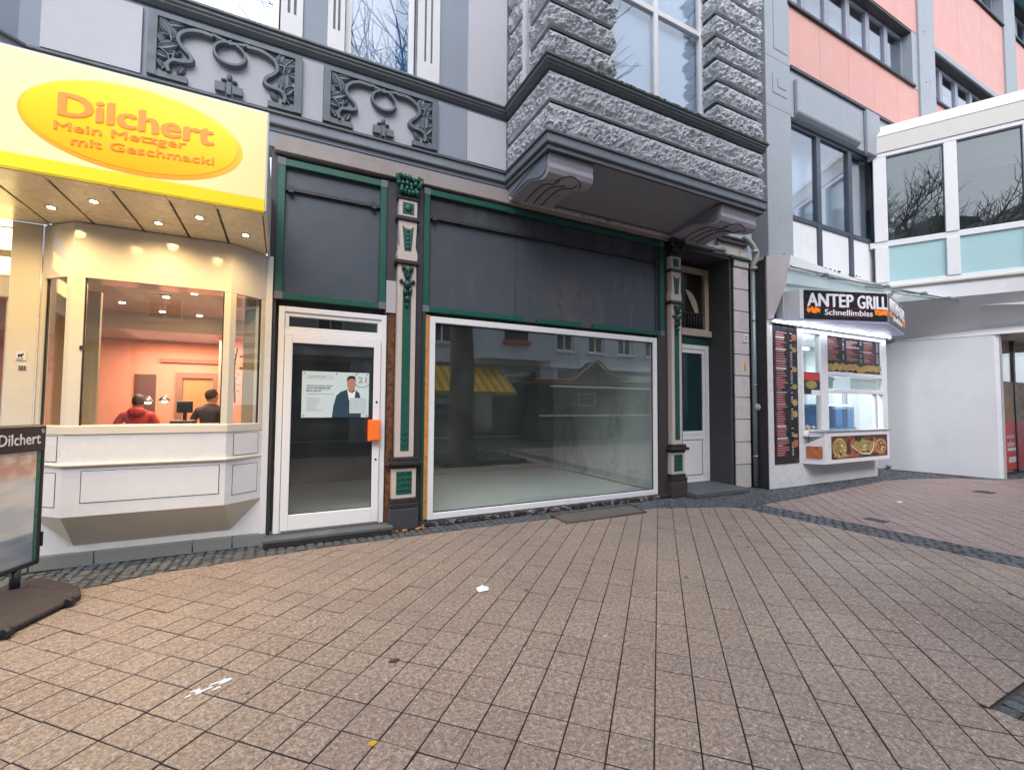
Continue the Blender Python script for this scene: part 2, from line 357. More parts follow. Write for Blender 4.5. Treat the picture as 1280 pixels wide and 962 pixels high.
def slab(mb, poly, z, h=.018, c=.003, tilt=(0, 0), joint=True):
    n = len(poly); cx = sum(p[0] for p in poly) / n; cy = sum(p[1] for p in poly) / n
    def ins(p, k):
        dx, dy = cx - p[0], cy - p[1]; L = math.hypot(dx, dy) or 1; return (p[0] + dx / L * k, p[1] + dy / L * k)
    zz = lambda p: z + (p[0] - cx) * tilt[0] + (p[1] - cy) * tilt[1]
    V = [(p[0], p[1], -.02) for p in poly] + [(p[0], p[1], zz(p) - c) for p in poly]
    T = [ins(p, c * 1.6) for p in poly]; V += [(p[0], p[1], zz(p)) for p in T]
    F = [(i, (i + 1) % n, n + (i + 1) % n, n + i) for i in range(n)] + [(n + i, n + (i + 1) % n, 2 * n + (i + 1) % n, 2 * n + i) for i in range(n)] + [tuple(range(2 * n, 3 * n))]
    k0 = len(mb.m); mb.add(V, F)
    if joint:
        for i in range(k0, k0 + n): mb.m[i] = 1
    return len(F)
STX0, STX1 = 6.50, 6.70                                 # sett band that runs out from the building line
def strip_x(y): return STX0 + (-1.1 - y) * .05
tiles = []
rowoff = {}
off = 0
for ui in range(-60, 130):
    if ui > 22 and random.random() < .12: off += random.choice((-.22, .22)) * P
    else: off += random.uniform(-.004, .004)
    rowoff[ui] = off
for ui in range(-60, 130):
    u = 3.93 + (ui - 19) * P
    for vi in range(-110, 110):
        v = -1.84 + vi * P + rowoff[ui] - rowoff[19] + P / 2 + .0
        x, y = xy(u + P / 2, v)
        if x < -3.4 or x > 19 or y > -.2 or y < -8.6: continue
        if x < 0 and y < -6.8: continue
        g = .0072; h = P / 2; gv = .0065
        poly = [xy(u + g / 2, v - h + gv / 2), xy(u + P - g / 2, v - h + gv / 2), xy(u + P - g / 2, v + h - gv / 2), xy(u + g / 2, v + h - gv / 2)]
        full = True; n0 = list(poly)
        a, b = seg_at(x)
        for (a, b) in {seg_at(p[0]) for p in n0} | {seg_at(x)}:
            dx, dy = b[0] - a[0], b[1] - a[1]; nn = (-dy, dx); poly = clip(poly, nn, nn[0] * a[0] + nn[1] * a[1] - .006)
            if len(poly) < 3: break
        if len(poly) < 3: continue
        sx = strip_x(y)
        side = x < sx + .25
        if side: poly = clip(poly, (1, .05), sx + .05 * y)
        else: poly = clip(poly, (-1, -.05), -(sx + .50) - .05 * y)
        if len(poly) < 3: continue
        # planting bed with its sett margin to the right of the camera
        polys = [poly]
        if max(p[0] for p in poly) > 3.42 and min(p[1] for p in poly) < -4.84 and x < 6.3 and y > -7.7:
            polys = [clip(poly, (1, 0), 3.42), clip(clip(poly, (-1, 0), -3.42), (0, -1), 4.84)]
        for poly in polys:
            if len(poly) < 3: continue
            full = len(poly) == 4 and all(abs(p[0] - q[0]) + abs(p[1] - q[1]) < 1e-6 for p, q in zip(sorted(poly), sorted(n0)))
            A = abs(sum(poly[i][0] * poly[(i + 1) % len(poly)][1] - poly[(i + 1) % len(poly)][0] * poly[i][1] for i in range(len(poly)))) / 2
            if A < .002: continue
            d = Vector((x, y + 5.9, -1.6)); z = d.dot(fw); px = abs(d.dot(ri) / z) if z > .3 else 9; py = abs(d.dot(up) / z) if z > .3 else 9
            vis = px < 1.2 and py < .9
            tiles.append((0 if (vis and full) else 1, d.length, poly, (u + P / 2, v), x > sx + .25))
tiles.sort(key=lambda t: (t[0], t[1]))
proto = []
for k in range(3):
    mb = MB(); h = (P - .0065) / 2; k_ = (P - .0072) / 2; slab(mb, [(-h, -k_), (h, -k_), (h, k_), (-h, k_)], .0, c=.0026)
    me = mb.mesh('paving_tile'); me.materials.append(G['tile']); me.materials.append(G['joint']); proto.append(me)
rest = MB(); rest2 = MB(); tintA = []; tintB = []
nind = 0
for t in tiles:
    if t[0] == 0 and nind < 298 and not t[4]:
        o = bpy.data.objects.new('paving_tile', proto[nind % 3]); C.objects.link(o); o.parent = pv
        x, y = xy(*t[3]); o.location = (x, y, random.uniform(-.0016, .0016) - (.003 if random.random() < .04 else 0)); o.rotation_euler = (random.gauss(0, .004), random.gauss(0, .004), math.pi / 4 + random.choice((0, math.pi)))
        o['tint'] = random.random() if random.random() > .06 else random.choice((-.7, 1.6)); nind += 1
    else:
        mb, tt = (rest2, tintB) if t[4] else (rest, tintA)
        n = slab(mb, t[2], random.uniform(-.0014, .0014), c=.0026, tilt=(random.gauss(0, .003), random.gauss(0, .003))); tt += [random.random() if random.random() > .06 else random.choice((-.7, 1.6))] * n
def tinted(mb, tt, name, mt, parent):
    o = mb.build(name, mt, parent, kind='stuff')
    at = o.data.attributes.new('tint', 'FLOAT', 'FACE'); at.data.foreach_set('value', tt); return o
tinted(rest, tintA, 'far_paving_tiles', [G['tile'], G['joint']], pv); tinted(rest2, tintB, 'red_paving_tiles', [G['tile2'], G['joint']], pv)

# setts: along the facades, in a band across the paving, and round the tree bed
cs = MB().add([(-12, -1.3, -.014), (30, -1.3, -.014), (30, 5.2, -.014), (-12, 5.2, -.014)], [(0, 1, 2, 3)]).add([(STX0 - .1, -13, -.014), (STX0 + 1.1, -13, -.014), (STX0 + .6, -1.2, -.014), (STX0 - .1, -1.2, -.014)], [(0, 1, 2, 3)]).build('cobble_gutter', G['joint'], kind='structure')
setts = []
def inside_gutter(x, y):
    a, b = seg_at(x); yb = a[1] + (b[1] - a[1]) * (x - a[0]) / (b[0] - a[0]); return y > yb + .035
def yback(x):
    return .0 if x < 8.4 else (-.31 if x < 12.7 else (.5 if x < 14.05 else -1.2))
y = .02; row = 0
r2 = random.Random(3)
x = -3.2
while x < 16.5:
    wx = r2.uniform(.075, .11) * (1.25 if x > 8 else 1)
    yy = -2.1 if x > 14.0 else -1.25
    yy += r2.uniform(0, .06)
    while yy < .5:
        wy = r2.uniform(.07, .1) * (1.25 if x > 8 else 1)
        cx, cy = x + wx / 2 + r2.uniform(-.008, .008), yy + wy / 2
        if inside_gutter(cx, cy) and cy < yback(cx) - .02 + (.04 if cx < 8 else 0): setts.append((cx, cy, wx, wy, r2.uniform(-.12, .12)))
        yy += wy
    x += wx
yy = -1.15
while yy > -9:
    L = r2.uniform(.09, .15)
    for k in range(5):
        setts.append((strip_x(yy) + .05 + k * .1, yy - L / 2 + (k % 2) * .05 + r2.uniform(-.01, .01), .1, L - .004, r2.uniform(-.06, .06)))
    yy -= L
for i in range(60):                                    # margin of the tree bed
    for k in range(2):
        setts.append((3.48 + i * .1 if i < 27 else 3.48 + k * .1, -4.9 - k * .1 if i < 27 else -5.1 - (i - 27) * .1, .096, .096, r2.uniform(-.05, .05)))
setts.sort(key=lambda s: (s[0] ** 2 + (s[1] + 5.9) ** 2))
def sett_mesh(mb, cx, cy, wx, wy, rz, z):
    c, s = math.cos(rz), math.sin(rz); hx, hy = wx / 2 - .005, wy / 2 - .005
    pts = [(-hx * .7, -hy), (hx * .7, -hy), (hx, -hy * .6), (hx, hy * .7), (hx * .7, hy), (-hx * .75, hy), (-hx, hy * .6), (-hx, -hy * .7)]
    pts = [(p[0] * r2.uniform(.9, 1.02), p[1] * r2.uniform(.9, 1.02)) for p in pts]
    poly = [(cx + p[0] * c - p[1] * s, cy + p[0] * s + p[1] * c) for p in pts]
    return slab(mb, poly, z, c=.009, tilt=(r2.gauss(0, .05), r2.gauss(0, .05)))
pr = []
for k in range(5):
    mb = MB(); sett_mesh(mb, 0, 0, .1, .1, 0, 0); me = mb.mesh('sett'); me.materials.append(G['sett']); me.materials.append(G['joint']); pr.append(me)
cnt = 0; rs = MB(); ts = []
for (cx, cy, wx, wy, rz) in setts:
    d = Vector((cx, cy + 5.9, -1.6)); z = d.dot(fw); vis = z > .3 and abs(d.dot(ri) / z) < 1.15 and abs(d.dot(up) / z) < .86
    if vis and cnt < 298:
        o = bpy.data.objects.new('sett', pr[cnt % 5]); C.objects.link(o); o.parent = cs
        o.location = (cx, cy, r2.uniform(-.004, .003)); o.scale = (wx / .1, wy / .1, 1); o.rotation_euler = (0, 0, rz); o['tint'] = r2.random() ; cnt += 1
    else: n = sett_mesh(rs, cx, cy, wx, wy, rz, r2.uniform(-.004, .003)); ts += [r2.random()] * n
tinted(rs, ts, 'far_setts', [G['sett'], G['joint']], cs)

# ------------------------------------------------------------------ grey apartment building
B = thing('apartment_building', 'grey apartment house with empty green framed shop and rusticated oriel', 'building', (3.4, 0, 0))
def bx(name, m_, *a, **k): return box(name, G[m_], B, *a, **k)
# body above the shops, with the two window openings
wl = MB()
XW = 2.88
wl.box(-6, XW, 0, .3, 4.62, 6.05)
for a, b in ((-6, -1.15), (-.14, .58), (1.51, XW)): wl.box(a, b, 0, .3, 6.05, 8.3)
wl.box(-6, XW, 0, .3, 8.3, 13); wl.box(XW, 8.3, 0, .3, 4.62, 13); wl.box(-6, 8.3, .3, .5, 8.3, 13)
wl.box(8.3, 8.62, .1, .4, 4.4, 13)
wl.build('upper_wall', G['blue'], B)
bx('roof', 'dkline', -6, 8.6, -.2, 7, 13, 13.2)
bx('side_wall', 'dkroom', 8.62, 8.98, .35, .5, 0, 13)
# light plaster fields between and below the windows
for a, b, z0, z1, c in ((-2.2, -1.42, 5.05, 5.77, 'pale'), (-1.37, .11, 5.05, 5.77, 'lilac'), (.35, 1.80, 5.05, 5.77, 'lilac'), (.11, .35, 5.05, 5.77, 'lilac'), (1.80, 2.24, 5.05, 5.77, 'blue'), (2.24, 2.86, 5.05, 5.77, 'pale'), (2.24, 2.86, 6.0, 9, 'pale'), (-2.2, -1.6, 6.0, 9, 'pale')):
    bx('plaster_field', c, a + .003, b - .003, -.014 if c != 'pale' else -.03, .01, z0, z1)
# cornices, swept round the oriel
def cornice(path, prof, name, mats):
    """path: plan polyline (outer face), prof: list of (out, z, material)"""
    mb = MB(); n = len(path)
    def off(i, d):
        p = Vector(path[i]); ds = []
        if i: ds.append((p - Vector(path[i - 1])).normalized())
        if i < n - 1: ds.append((Vector(path[i + 1]) - p).normalized())
        ns = [Vector((q.y, -q.x)) for q in ds]
        if len(ns) == 1: return p + ns[0] * d
        b = (ns[0] + ns[1]).normalized(); return p + b * d / max(.3, b.dot(ns[0]))
    rows = [[(*off(i, pr_[0]), pr_[1]) for i in range(n)] for pr_ in prof]
    for j in range(len(prof) - 1):
        for i in range(n - 1):
            mb.add([rows[j][i], rows[j][i + 1], rows[j + 1][i + 1], rows[j + 1][i]], [(0, 1, 2, 3)], prof[j][2])
    for i in (0, n - 1): mb.add([r_[i] for r_ in rows], [tuple(range(len(rows)))], 0)
    return mb.build(name, mats, B)
PATH = [(-2.30, 0), (2.88, 0), (2.88, -1.19), (7.06, -1.19), (7.06, .02)]
LEFT = [(-6, -.9), (-2.75, -.9), (-2.35, 0)]
cornice(PATH, [(-.02, 5.99, 0), (.085, 5.98, 0), (.09, 5.955, 0), (.065, 5.945, 1), (.065, 5.92, 1), (.045, 5.91, 0), (.045, 5.885, 0), (.055, 5.875, 0), (.025, 5.83, 0), (-.02, 5.82, 0)], 'sill_cornice', [G['cornice'], G['cornice_l']])
cornice([(-3.6, -1.25)] + PATH, [(-.02, 5.035, 0), (.055, 5.02, 0), (.06, 4.995, 0), (.035, 4.985, 1), (.035, 4.89, 1), (.05, 4.88, 0), (.05, 4.86, 0), (.015, 4.845, 1), (.012, 4.80, 0), (-.02, 4.79, 0)], 'string_cornice', [G['cornice'], G['cornice_l']])
lm = MB(); lm.prism([(-6, 0), (-6, -1.22), (-3.65, -1.22), (-2.36, .0)], 'z', 5.04, 12); lm.build('left_oriel', G['blue'], B)
# rendered lintel over the shop front
bx('lintel', 'pink', -.16, 6.44, -.045, .1, 4.565, 4.75, bevel=.004)
bx('lintel_moulding', 'stonew', 2.9, 7.6, -.09, -.047, 4.60, 4.66, bevel=.01)
# relief panels
def smooth(P_, k=4):
    out = []
    for i in range(len(P_) - 1):
        a, b, c, d = [Vector(P_[max(0, min(len(P_) - 1, i + j))]) for j in (-1, 0, 1, 2)]
        for q in range(k):
            t = q / k; out.append(tuple(.5 * ((2 * b) + (c - a) * t + (2 * a - 5 * b + 4 * c - d) * t * t + (3 * b - a - 3 * c + d) * t ** 3)))
    return out + [P_[-1]]
def leaf(mb, x, z, L, w_, ang, y1):
    c, s = math.cos(ang), math.sin(ang); n = 7; V = []; 
    for i in range(n):
        t = i / (n - 1); h = w_ * math.sin(math.pi * min(1, t * 1.02)) ** .7 * (1 - .3 * t)
        for k, yy_ in ((-1, .012), (-.5, .034), (0, .022), (.5, .034), (1, .012)): px_, pz_ = L * (t - .5), h * k; V.append((x + px_ * c - pz_ * s, y1 - yy_ - .012 * math.sin(math.pi * t), z + px_ * s + pz_ * c))
    F = [(i * 5 + j, i * 5 + j + 1, i * 5 + j + 6, i * 5 + j + 5) for i in range(n - 1) for j in range(4)]
    V += [(v[0], y1, v[2]) for v in V]; m0 = 5 * n
    F += [(i * 5, (i + 1) * 5, m0 + (i + 1) * 5, m0 + i * 5) for i in range(n - 1)] + [(i * 5 + 4, m0 + i * 5 + 4, m0 + (i + 1) * 5 + 4, (i + 1) * 5 + 4) for i in range(n - 1)]
    mb.add(V, F)
def relief(x0, x1, z0=5.06, z1=5.76):
    cx = (x0 + x1) / 2; w = x1 - x0
    mb = MB(); y0, y1 = -.062, -.012
    X = lambda t: x0 + w * t
    Z = lambda t: z0 + (z1 - z0) * t
    mb.box(X(0), X(.055), y0, y1, Z(0), Z(1)); mb.box(X(.945), X(1), y0, y1, Z(0), Z(1)); mb.box(X(.055), X(.945), y0, y1, Z(.93), Z(1))
    for s in (0, 1):
        f = (lambda t: X(t)) if s == 0 else (lambda t: X(1 - t))
        mb.box(min(f(.055), f(.24)), max(f(.055), f(.24)), y0 + .01, y1, Z(0), Z(.09))
        band = [(.13, .10), (.12, .2), (.15, .29), (.21, .31), (.26, .35), (.255, .44), (.21, .53), (.18, .63), (.19, .74), (.24, .83), (.31, .87), (.39, .86)]
        mb.ribbon(smooth([(f(a), Z(b)) for a, b in band]), .058, y0 - .015, y1)
        for (a, b, rx, rz) in ((.12, .78, .05, .09), (.1, .82, .042, .1), (.155, .88, .045, .07), (.07, .62, .03, .07), (.12, .52, .05, .09), (.085, .35, .04, .06), (.075, .22, .025, .05), (.15, .42, .04, .05), (.2, .2, .015, .07), (.1, .7, .03, .05), (.29, .93, .05, .02), (.17, .68, .03, .04)):
            leaf(mb, f(a), Z(b), (rx + rz) * 1.75, (rx + rz) * .52, (2.1 if s else 1.0) + 2.4 * math.sin(a * 61 + b * 17) * .5, y1)
        for (a, b, c_, d_) in ((.07, .9, .14, .6), (.07, .45, .13, .3), (.09, .12, .16, .45)):
            mb.ribbon([(f(a), Z(b)), (f((a + c_) / 2 + .02), Z((b + d_) / 2)), (f(c_), Z(d_))], .022, y0, y1)
    ring = [(X(.5) + .165 * w * .62 * math.cos(t), Z(.66) + .130 * math.sin(t) * (z1 - z0) / .7 * .95) for t in [R(100 + i * 17.2) for i in range(20)]]
    mb.ribbon(ring, .042, y0 - .02, y1)
    for a in (.42, .46, .5, .54, .58): mb.ball((X(a), y1 - .01, Z(.88 - .25 * abs(a - .5))), (.032, .04, .03), 8, 5)
    mb.ribbon([(X(.38), Z(.9)), (X(.5), Z(.84)), (X(.62), Z(.9))], .05, y0, y1)
    mb.box(X(.41), X(.475), y0, y1, Z(.03), Z(.17)); mb.box(X(.525), X(.59), y0, y1, Z(.03), Z(.15)); mb.box(X(.485), X(.515), y0, y1, Z(0), Z(.2))
    for a, b, rx, rz in ((.5, .3, .028, .05), (.465, .24, .03, .022), (.535, .24, .03, .022)): mb.ball((X(a), y1 - .01, Z(b)), (rx, .035, rz), 8, 6)
    return mb.build('relief_panel', G['slate'], B)
relief(-1.37, .11); relief(.35, 1.80)
# upper windows
def upwin(x0, x1, z0, z1, y):
    f = MB().frame(x0, x1, z0, z1, .07, y, y + .08).box((x0 + x1) / 2 - .03, (x0 + x1) / 2 + .03, y + .01, y + .07, z1 - .07 - .6, z1 - .07)
    f = f.build('window', G['white'], B)
    MB().box(x0 + .07, x1 - .07, y + .035, y + .045, z0 + .07, z1 - .07).build('pane', G['gwin'], f)
    mb = MB()
    for k in range(26):
        a = x0 + .1 + (x1 - x0 - .2) * k / 26; mb.box(a, a + (x1 - x0) / 30, y + .06 + .012 * (k % 2), y + .07 + .012 * (k % 2), z0, z1 - .1)
    mb.build('curtain', G['curtain'], f)
    for a, b in ((x0 + .01, x0 + .1), (x1 - .24, x1 - .02)): MB().box(a, b, y + .049, y + .056, z0, z1).build('blue_curtain', G['bluec'], f)
    MB().box(x0 - .1, x1 + .1, y + .5, y + .52, z0 - .2, z1 + .2).build('dark_room', G['dkroom'], f)
upwin(-1.13, -.16, 6.03, 8.25, .1); upwin(.60, 1.49, 6.03, 8.25, .1)
for x0, x1 in ((-.14, .10), (.38, .58), (1.51, 1.82), (-1.4, -1.15)):
    mb = MB(); w = x1 - x0; g1 = x0 + w * .3; g2 = x0 + w * .58; gw = .03
    mb.box(x0, x1, -.03, .0, 5.99, 6.27)
    for a, b in ((x0, g1), (g1 + gw, g2), (g2 + gw, x1)): mb.box(a, b, -.03, .0, 6.27, 8.3)
    mb.box(x0, x1, -.005, .02, 6.27, 8.3, 1)
    mb.build('fluted_strip', [G['whitew'], G['slate']], B)

# ---- oriel
MB().box(2.93, 7.02, -1.15, 0, 4.95, 5.95).build('oriel_core', G['moss'], B)
# sloping underside
MB().loft([(2.9, -1.18, 4.845), (7.04, -1.18, 4.845), (7.04, -1.18, 4.87), (2.9, -1.18, 4.87)], [(2.9, 0.02, 4.67), (7.04, .02, 4.67), (7.04, .02, 4.87), (2.9, .02, 4.87)]).build('oriel_underside', mat('underside_grey', (.25, .26, .30), .7, .08, 1), B)
def rustic(path, z0, z1, name='rusticated_block', seed=0, back=.05):
    amp = .046 + .018 * math.sin(seed * 12.9); fq = 10.5 + 4 * math.sin(seed * 7.7)
    """rock-faced band following a plan polyline, outward side on the right of travel"""
    pts = []; nrm = []
    P3 = [Vector(p) for p in path]
    for i in range(len(P3) - 1):
        L = (P3[i + 1] - P3[i]).length; k = max(2, int(L / .019)); d = (P3[i + 1] - P3[i]) / L; n = Vector((d.y, -d.x))
        for j in range(k + (i == len(P3) - 2)):
            pts.append(P3[i] + d * L * j / k); nn = n.copy()
            if j == 0 and i > 0:
                d0 = (P3[i] - P3[i - 1]).normalized(); nn = Vector((d0.y, -d0.x)) + n
            nrm.append(nn)
    nr = max(8, int((z1 - z0) / .018)); V = []; F = []; W_ = nr + 3
    for i, (p, n) in enumerate(zip(pts, nrm)):
        V.append((*(p - n * back), z0))
        for j in range(nr + 1):
            t = j / nr; z = z0 + (z1 - z0) * t
            e = min(1, 5 * min(t, 1 - t)) * min(1, .3 + min(i, len(pts) - 1 - i) * .5)
            q = Vector((p.x, p.y, z)) + Vector((seed, 0, 0))
            h = noise.voronoi(q * fq)[0]; hh = (h[1] - h[0]) * .9 + .55 * noise.noise(q * 33) + .35 * noise.noise(q * 16) + .45 * noise.noise(q * 6)
            dd = e * (.010 + amp * max(-.5, min(1.1, hh)))
            V.append((*(p + n * dd), z + .006 * noise.noise(q * 17)))
        V.append((*(p - n * back), z1))
    for i in range(len(pts) - 1):
        for j in range(W_ - 1): F.append((i * W_ + j, (i + 1) * W_ + j, (i + 1) * W_ + j + 1, i * W_ + j + 1))
    F.append(tuple(range(W_))); F.append(tuple(range((len(pts) - 1) * W_, len(pts) * W_))[::-1])
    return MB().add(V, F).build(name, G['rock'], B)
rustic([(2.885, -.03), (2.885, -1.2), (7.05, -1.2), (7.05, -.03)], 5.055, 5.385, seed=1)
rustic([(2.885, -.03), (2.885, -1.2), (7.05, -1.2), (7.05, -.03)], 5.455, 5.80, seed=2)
z = 6.05
for a_ in ((2.93, 3.9, -1.15, -.69), (6.0, 7.0, -1.15, -.3), (2.95, 3.1, -.45, 0)): MB().box(*a_, 5.96, 9.6).build('oriel_pier_core', G['moss'], B)
mb = MB()
for k in range(26): mb.box(2.93 + k * .037, 2.95 + k * .037, -1.195, -1.15, 6.0, 6.045)
mb.build('dentil_course', G['moss'], B)
zz = 6.05
for k in range(10):
    z0, z1 = zz, zz + .285
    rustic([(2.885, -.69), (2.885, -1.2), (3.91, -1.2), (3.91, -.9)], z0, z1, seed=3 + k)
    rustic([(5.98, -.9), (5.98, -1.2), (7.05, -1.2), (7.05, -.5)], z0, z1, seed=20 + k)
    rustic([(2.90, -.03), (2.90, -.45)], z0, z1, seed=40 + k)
    zz += .365
MB().box(2.95, 7.0, -1.1, 0, 9.65, 12.5).build('oriel_upper_core', G['lilac'], B)
# oriel windows
def win2(x0, x1, z0, z1, y, cols, tr=None):
    mb = MB().frame(x0, x1, z0, z1, .075, y, y + .09, wb=.08)
    for c in cols: mb.box(c - .045, c + .045, y + .003, y + .087, z0 + .08, z1 - .075)
    if tr:
        e = [x0 + .075] + [q for c in cols for q in (c - .045, c + .045)] + [x1 - .075]
        for i in range(0, len(e), 2): mb.box(e[i], e[i + 1], y + .006, y + .084, tr, tr + .09)
    f = mb.build('window', G['white'], B, bevel=.006)
    MB().box(x0 + .07, x1 - .07, y + .04, y + .05, z0 + .07, z1 - .07).build('pane', G['gwin'], f)
    MB().box(x0, x1, y + .12, y + .13, z0, z1).build('curtain', G['curtain'], f)
win2(3.9, 6.0, 6.02, 9.4, -.93, (4.97,), 7.62)
mb = MB().frame(.45, .69, 6.02, 9.4, .04, 2.93, 2.98)
mb.T = Matrix(((0, 1, 0, 0), (-1, 0, 0, 0), (0, 0, 1, 0), (0, 0, 0, 1))); v2 = MB(); v2.T = mb.T
mb2 = MB(); mb2.T = Matrix(((0, 1, 0, 0), (-1, 0, 0, 0), (0, 0, 1, 0), (0, 0, 0, 1))); mb2.frame(.45, .69, 6.02, 9.4, .05, 2.90, 2.98)
f = mb2.build('window', G['white'], B); MB().box(2.935, 2.94, -.64, -.5, 6.07, 9.35).build('pane', G['gwin'], f); MB().box(3.2, 3.21, -.69, -.45, 6.0, 9.4).build('dark_room', G['curtain'], f)
# scroll brackets under the oriel
def bracket(x0, x1):
    prof = [(-.02, 4.70), (-.02, 4.615), (-.12, 4.61), (-.25, 4.635), (-.45, 4.655), (-.62, 4.645), (-.76, 4.60), (-.87, 4.545), (-.96, 4.515), (-1.05, 4.515), (-1.11, 4.55), (-1.135, 4.61), (-1.12, 4.68), (-1.13, 4.72), (-1.14, 4.80), (-.6, 4.80)]
    o = MB().prism(prof, 'x', x0, x1, sm=False).build('scroll_bracket', mat_br, B, bevel=.006)
    low = prof[1:12]
    g = MB()
    for t in (.30, .5, .7):
        xx = x0 + (x1 - x0) * t
        pts = [(xx, p[0], p[1] - .004) for p in low[1:9 if t != .5 else 8]]
        g.tube(pts, .0075, 5)
    arc = []
    for k in range(13):
        t = math.pi * k / 12; arc.append((x0 + (x1 - x0) * (.52 + .28 * math.cos(t) * -1), -1.0 - .12 * math.sin(t), 4.512 + .0 + .055 * max(0, math.sin(t)) ** 3))
    g.tube(arc, .008, 5)
    g.build('groove', G['black'], o)
    MB().prism([(p[0] * .93 - .02, p[1] + (4.76 - p[1]) * .22) for p in prof], 'x', x0 - .018, x0).build('side_cheek', G['cornice_l'], o)
mat_br = mat('bracket_grey', (.33, .33, .38), .55, .1, 3, dirt_or_shade=(.1, .1, .11), damt=.4, dscale=5)
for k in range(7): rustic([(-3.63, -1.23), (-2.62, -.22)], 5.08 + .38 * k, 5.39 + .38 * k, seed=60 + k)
mo = MB(); rr = random.Random(31)
for k in range(420):
    t = rr.random(); x_ = 2.9 + t * 4.2; s_ = rr.uniform(.008, .02)
    if noise.noise(Vector((x_ * 1.7, 0, 0))) > -.15: mo.ball((x_, -1.275 + rr.random() * .03, 5.978), (s_ * 1.6, s_, s_ * .6), 6, 4)
mo.build('moss', mat('green_moss', (.10, .20, .03), .95, .4, 30), B, kind='stuff')
bracket(2.93, 3.62); bracket(6.12, 6.98)
# ------------------------------------------------------------------ ground floor front
MB().box(1.15, 1.30, .02, .12, .02, 4.58).box(1.52, 1.66, .02, .12, .02, 4.58).box(5.86, 6.46, .03, .14, .0, 4.58).box(-.19, -.1, .02, .12, 0, 4.60).box(1.66, 5.86, .10, .14, 2.78, 4.60).box(-.1, 1.15, .10, .14, 2.7, 4.60).build('boarding', G['violet'], B)
def panel(x0, x1, z0, z1, bottom, seam, mt):
    r = .085
    f = MB()
    f.box(x0, x0 + r, -.015, .1, z0, z1); f.box(x1 - r, x1, -.015, .1, z0, z1); f.box(x0 + r, x1 - r, -.015, .1, z1 - r, z1)
    for a, b in bottom: f.box(max(a, x0 + r), min(b, x1 - r), -.015, .1, z0, z0 + r * .9)
    p = f.build('green_frame', G['green'], B, bevel=.006)
    for a, b, s in ((x0, z0, 1), (x1 - r, z0, 1), (x0, z1 - r, 1), (x1 - r, z1 - r, 1)):
        MB().box(a - .002, a + r + .002, -.019, -.012, b - .002, b + r + .002).build('corner_patch', G['greyc'], p)
    s = [x0 + r - .01] + seam + [x1 - r + .01]
    for a, b in zip(s, s[1:]): MB().box(a + .003, b - .003, .045, .06, z0 + .01, z1 - r + .01).build('fascia_panel', mt, B)
    t = MB().box(x0 + r - .02, x1 - r + .02, .0, .03, 4.13, 4.155).box(x0 + r - .02, x1 - r + .02, .026, .045, 4.155, 4.18)
    for a in (x0 + r + .06, x1 - r - .08): t.box(a - .03, a + .03, -.03, .0, 4.10, 4.18)
    t.build('angle_rail', G['dkline'], B)
pm = mat('painted_fascia', (.060, .074, .096), .45, .08, 2, dirt_or_shade=(.035, .035, .04), damt=.5, dscale=1.4)
# weathered version: streaks, one scorched patch
pw = mat('weathered_fascia', (.056, .068, .088), .5, .1, 2, dirt_or_shade=(.13, .135, .14), damt=.45, dscale=7, dthr=.56, stretch=(1, 1, .18))
nt_ = pw.node_tree; bs = [n for n in nt_.nodes if n.type == 'BSDF_PRINCIPLED'][0]; src = bs.inputs['Base Color'].links[0].from_socket
g_ = nt_.nodes.new('ShaderNodeNewGeometry'); sb = N(nt_, 'ShaderNodeVectorMath', operation='SUBTRACT'); nt_.links.new(g_.outputs['Position'], sb.inputs[0]); sb.inputs[1].default_value = (4.05, .05, 3.12)
ln = N(nt_, 'ShaderNodeVectorMath', operation='LENGTH'); nt_.links.new(sb.outputs[0], ln.inputs[0])
ms = rng(nt_, ln.outputs['Value'], .1, .7, 1, 0); nz = rng(nt_, noise_n(nt_, g_.outputs['Position'], 9, 7, .75), .42, .62, 0, .75)
mm = nt_.nodes.new('ShaderNodeMath'); mm.operation = 'MULTIPLY'; nt_.links.new(ms, mm.inputs[0]); nt_.links.new(nz, mm.inputs[1])
c1 = mixc(nt_, mm.outputs[0], src, (.15, .105, .085))
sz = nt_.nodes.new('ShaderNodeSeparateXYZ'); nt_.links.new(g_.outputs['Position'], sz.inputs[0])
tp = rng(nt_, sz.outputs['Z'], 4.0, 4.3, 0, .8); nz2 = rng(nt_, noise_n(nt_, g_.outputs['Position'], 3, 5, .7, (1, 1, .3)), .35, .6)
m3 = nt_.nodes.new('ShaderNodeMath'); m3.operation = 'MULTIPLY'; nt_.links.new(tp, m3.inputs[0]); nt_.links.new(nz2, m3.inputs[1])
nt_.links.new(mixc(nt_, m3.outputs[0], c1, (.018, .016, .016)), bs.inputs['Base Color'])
panel(-.12, 1.15, 2.82, 4.50, [(-.12, 1.15)], [], pm)
panel(1.64, 6.02, 2.84, 4.53, [(1.64, 3.20), (3.42, 4.25), (4.47, 6.0)], [3.07], pw)
bx('white_patch', 'kgrey', 1.16, 1.285, -.005, .018, 2.78, 3.20)
bx('rusty_strip', 'rust', 1.19, 1.27, -.01, .018, .10, 2.76)
bx('foam_strip', 'foam', 1.685, 1.738, -.015, .08, .08, 2.80)
bx('green_strip', 'dgreen', 1.642, 1.683, -.02, .08, .05, 2.83)
bx('rusty_board', 'plinthr', 5.88, 6.07, -.01, .028, .02, 2.84)
bx('window_sill', 'peel', 1.62, 6.05, -.07, .14, .0, .058, bevel=.01)
rub = MB()
for k in range(46): 
    a = 1.7 + random.random() * 4.2; s = random.uniform(.015, .045); rub.ball((a, -.07 - random.random() * .03, .015), (s, s * .5, s * .5), 6, 4)
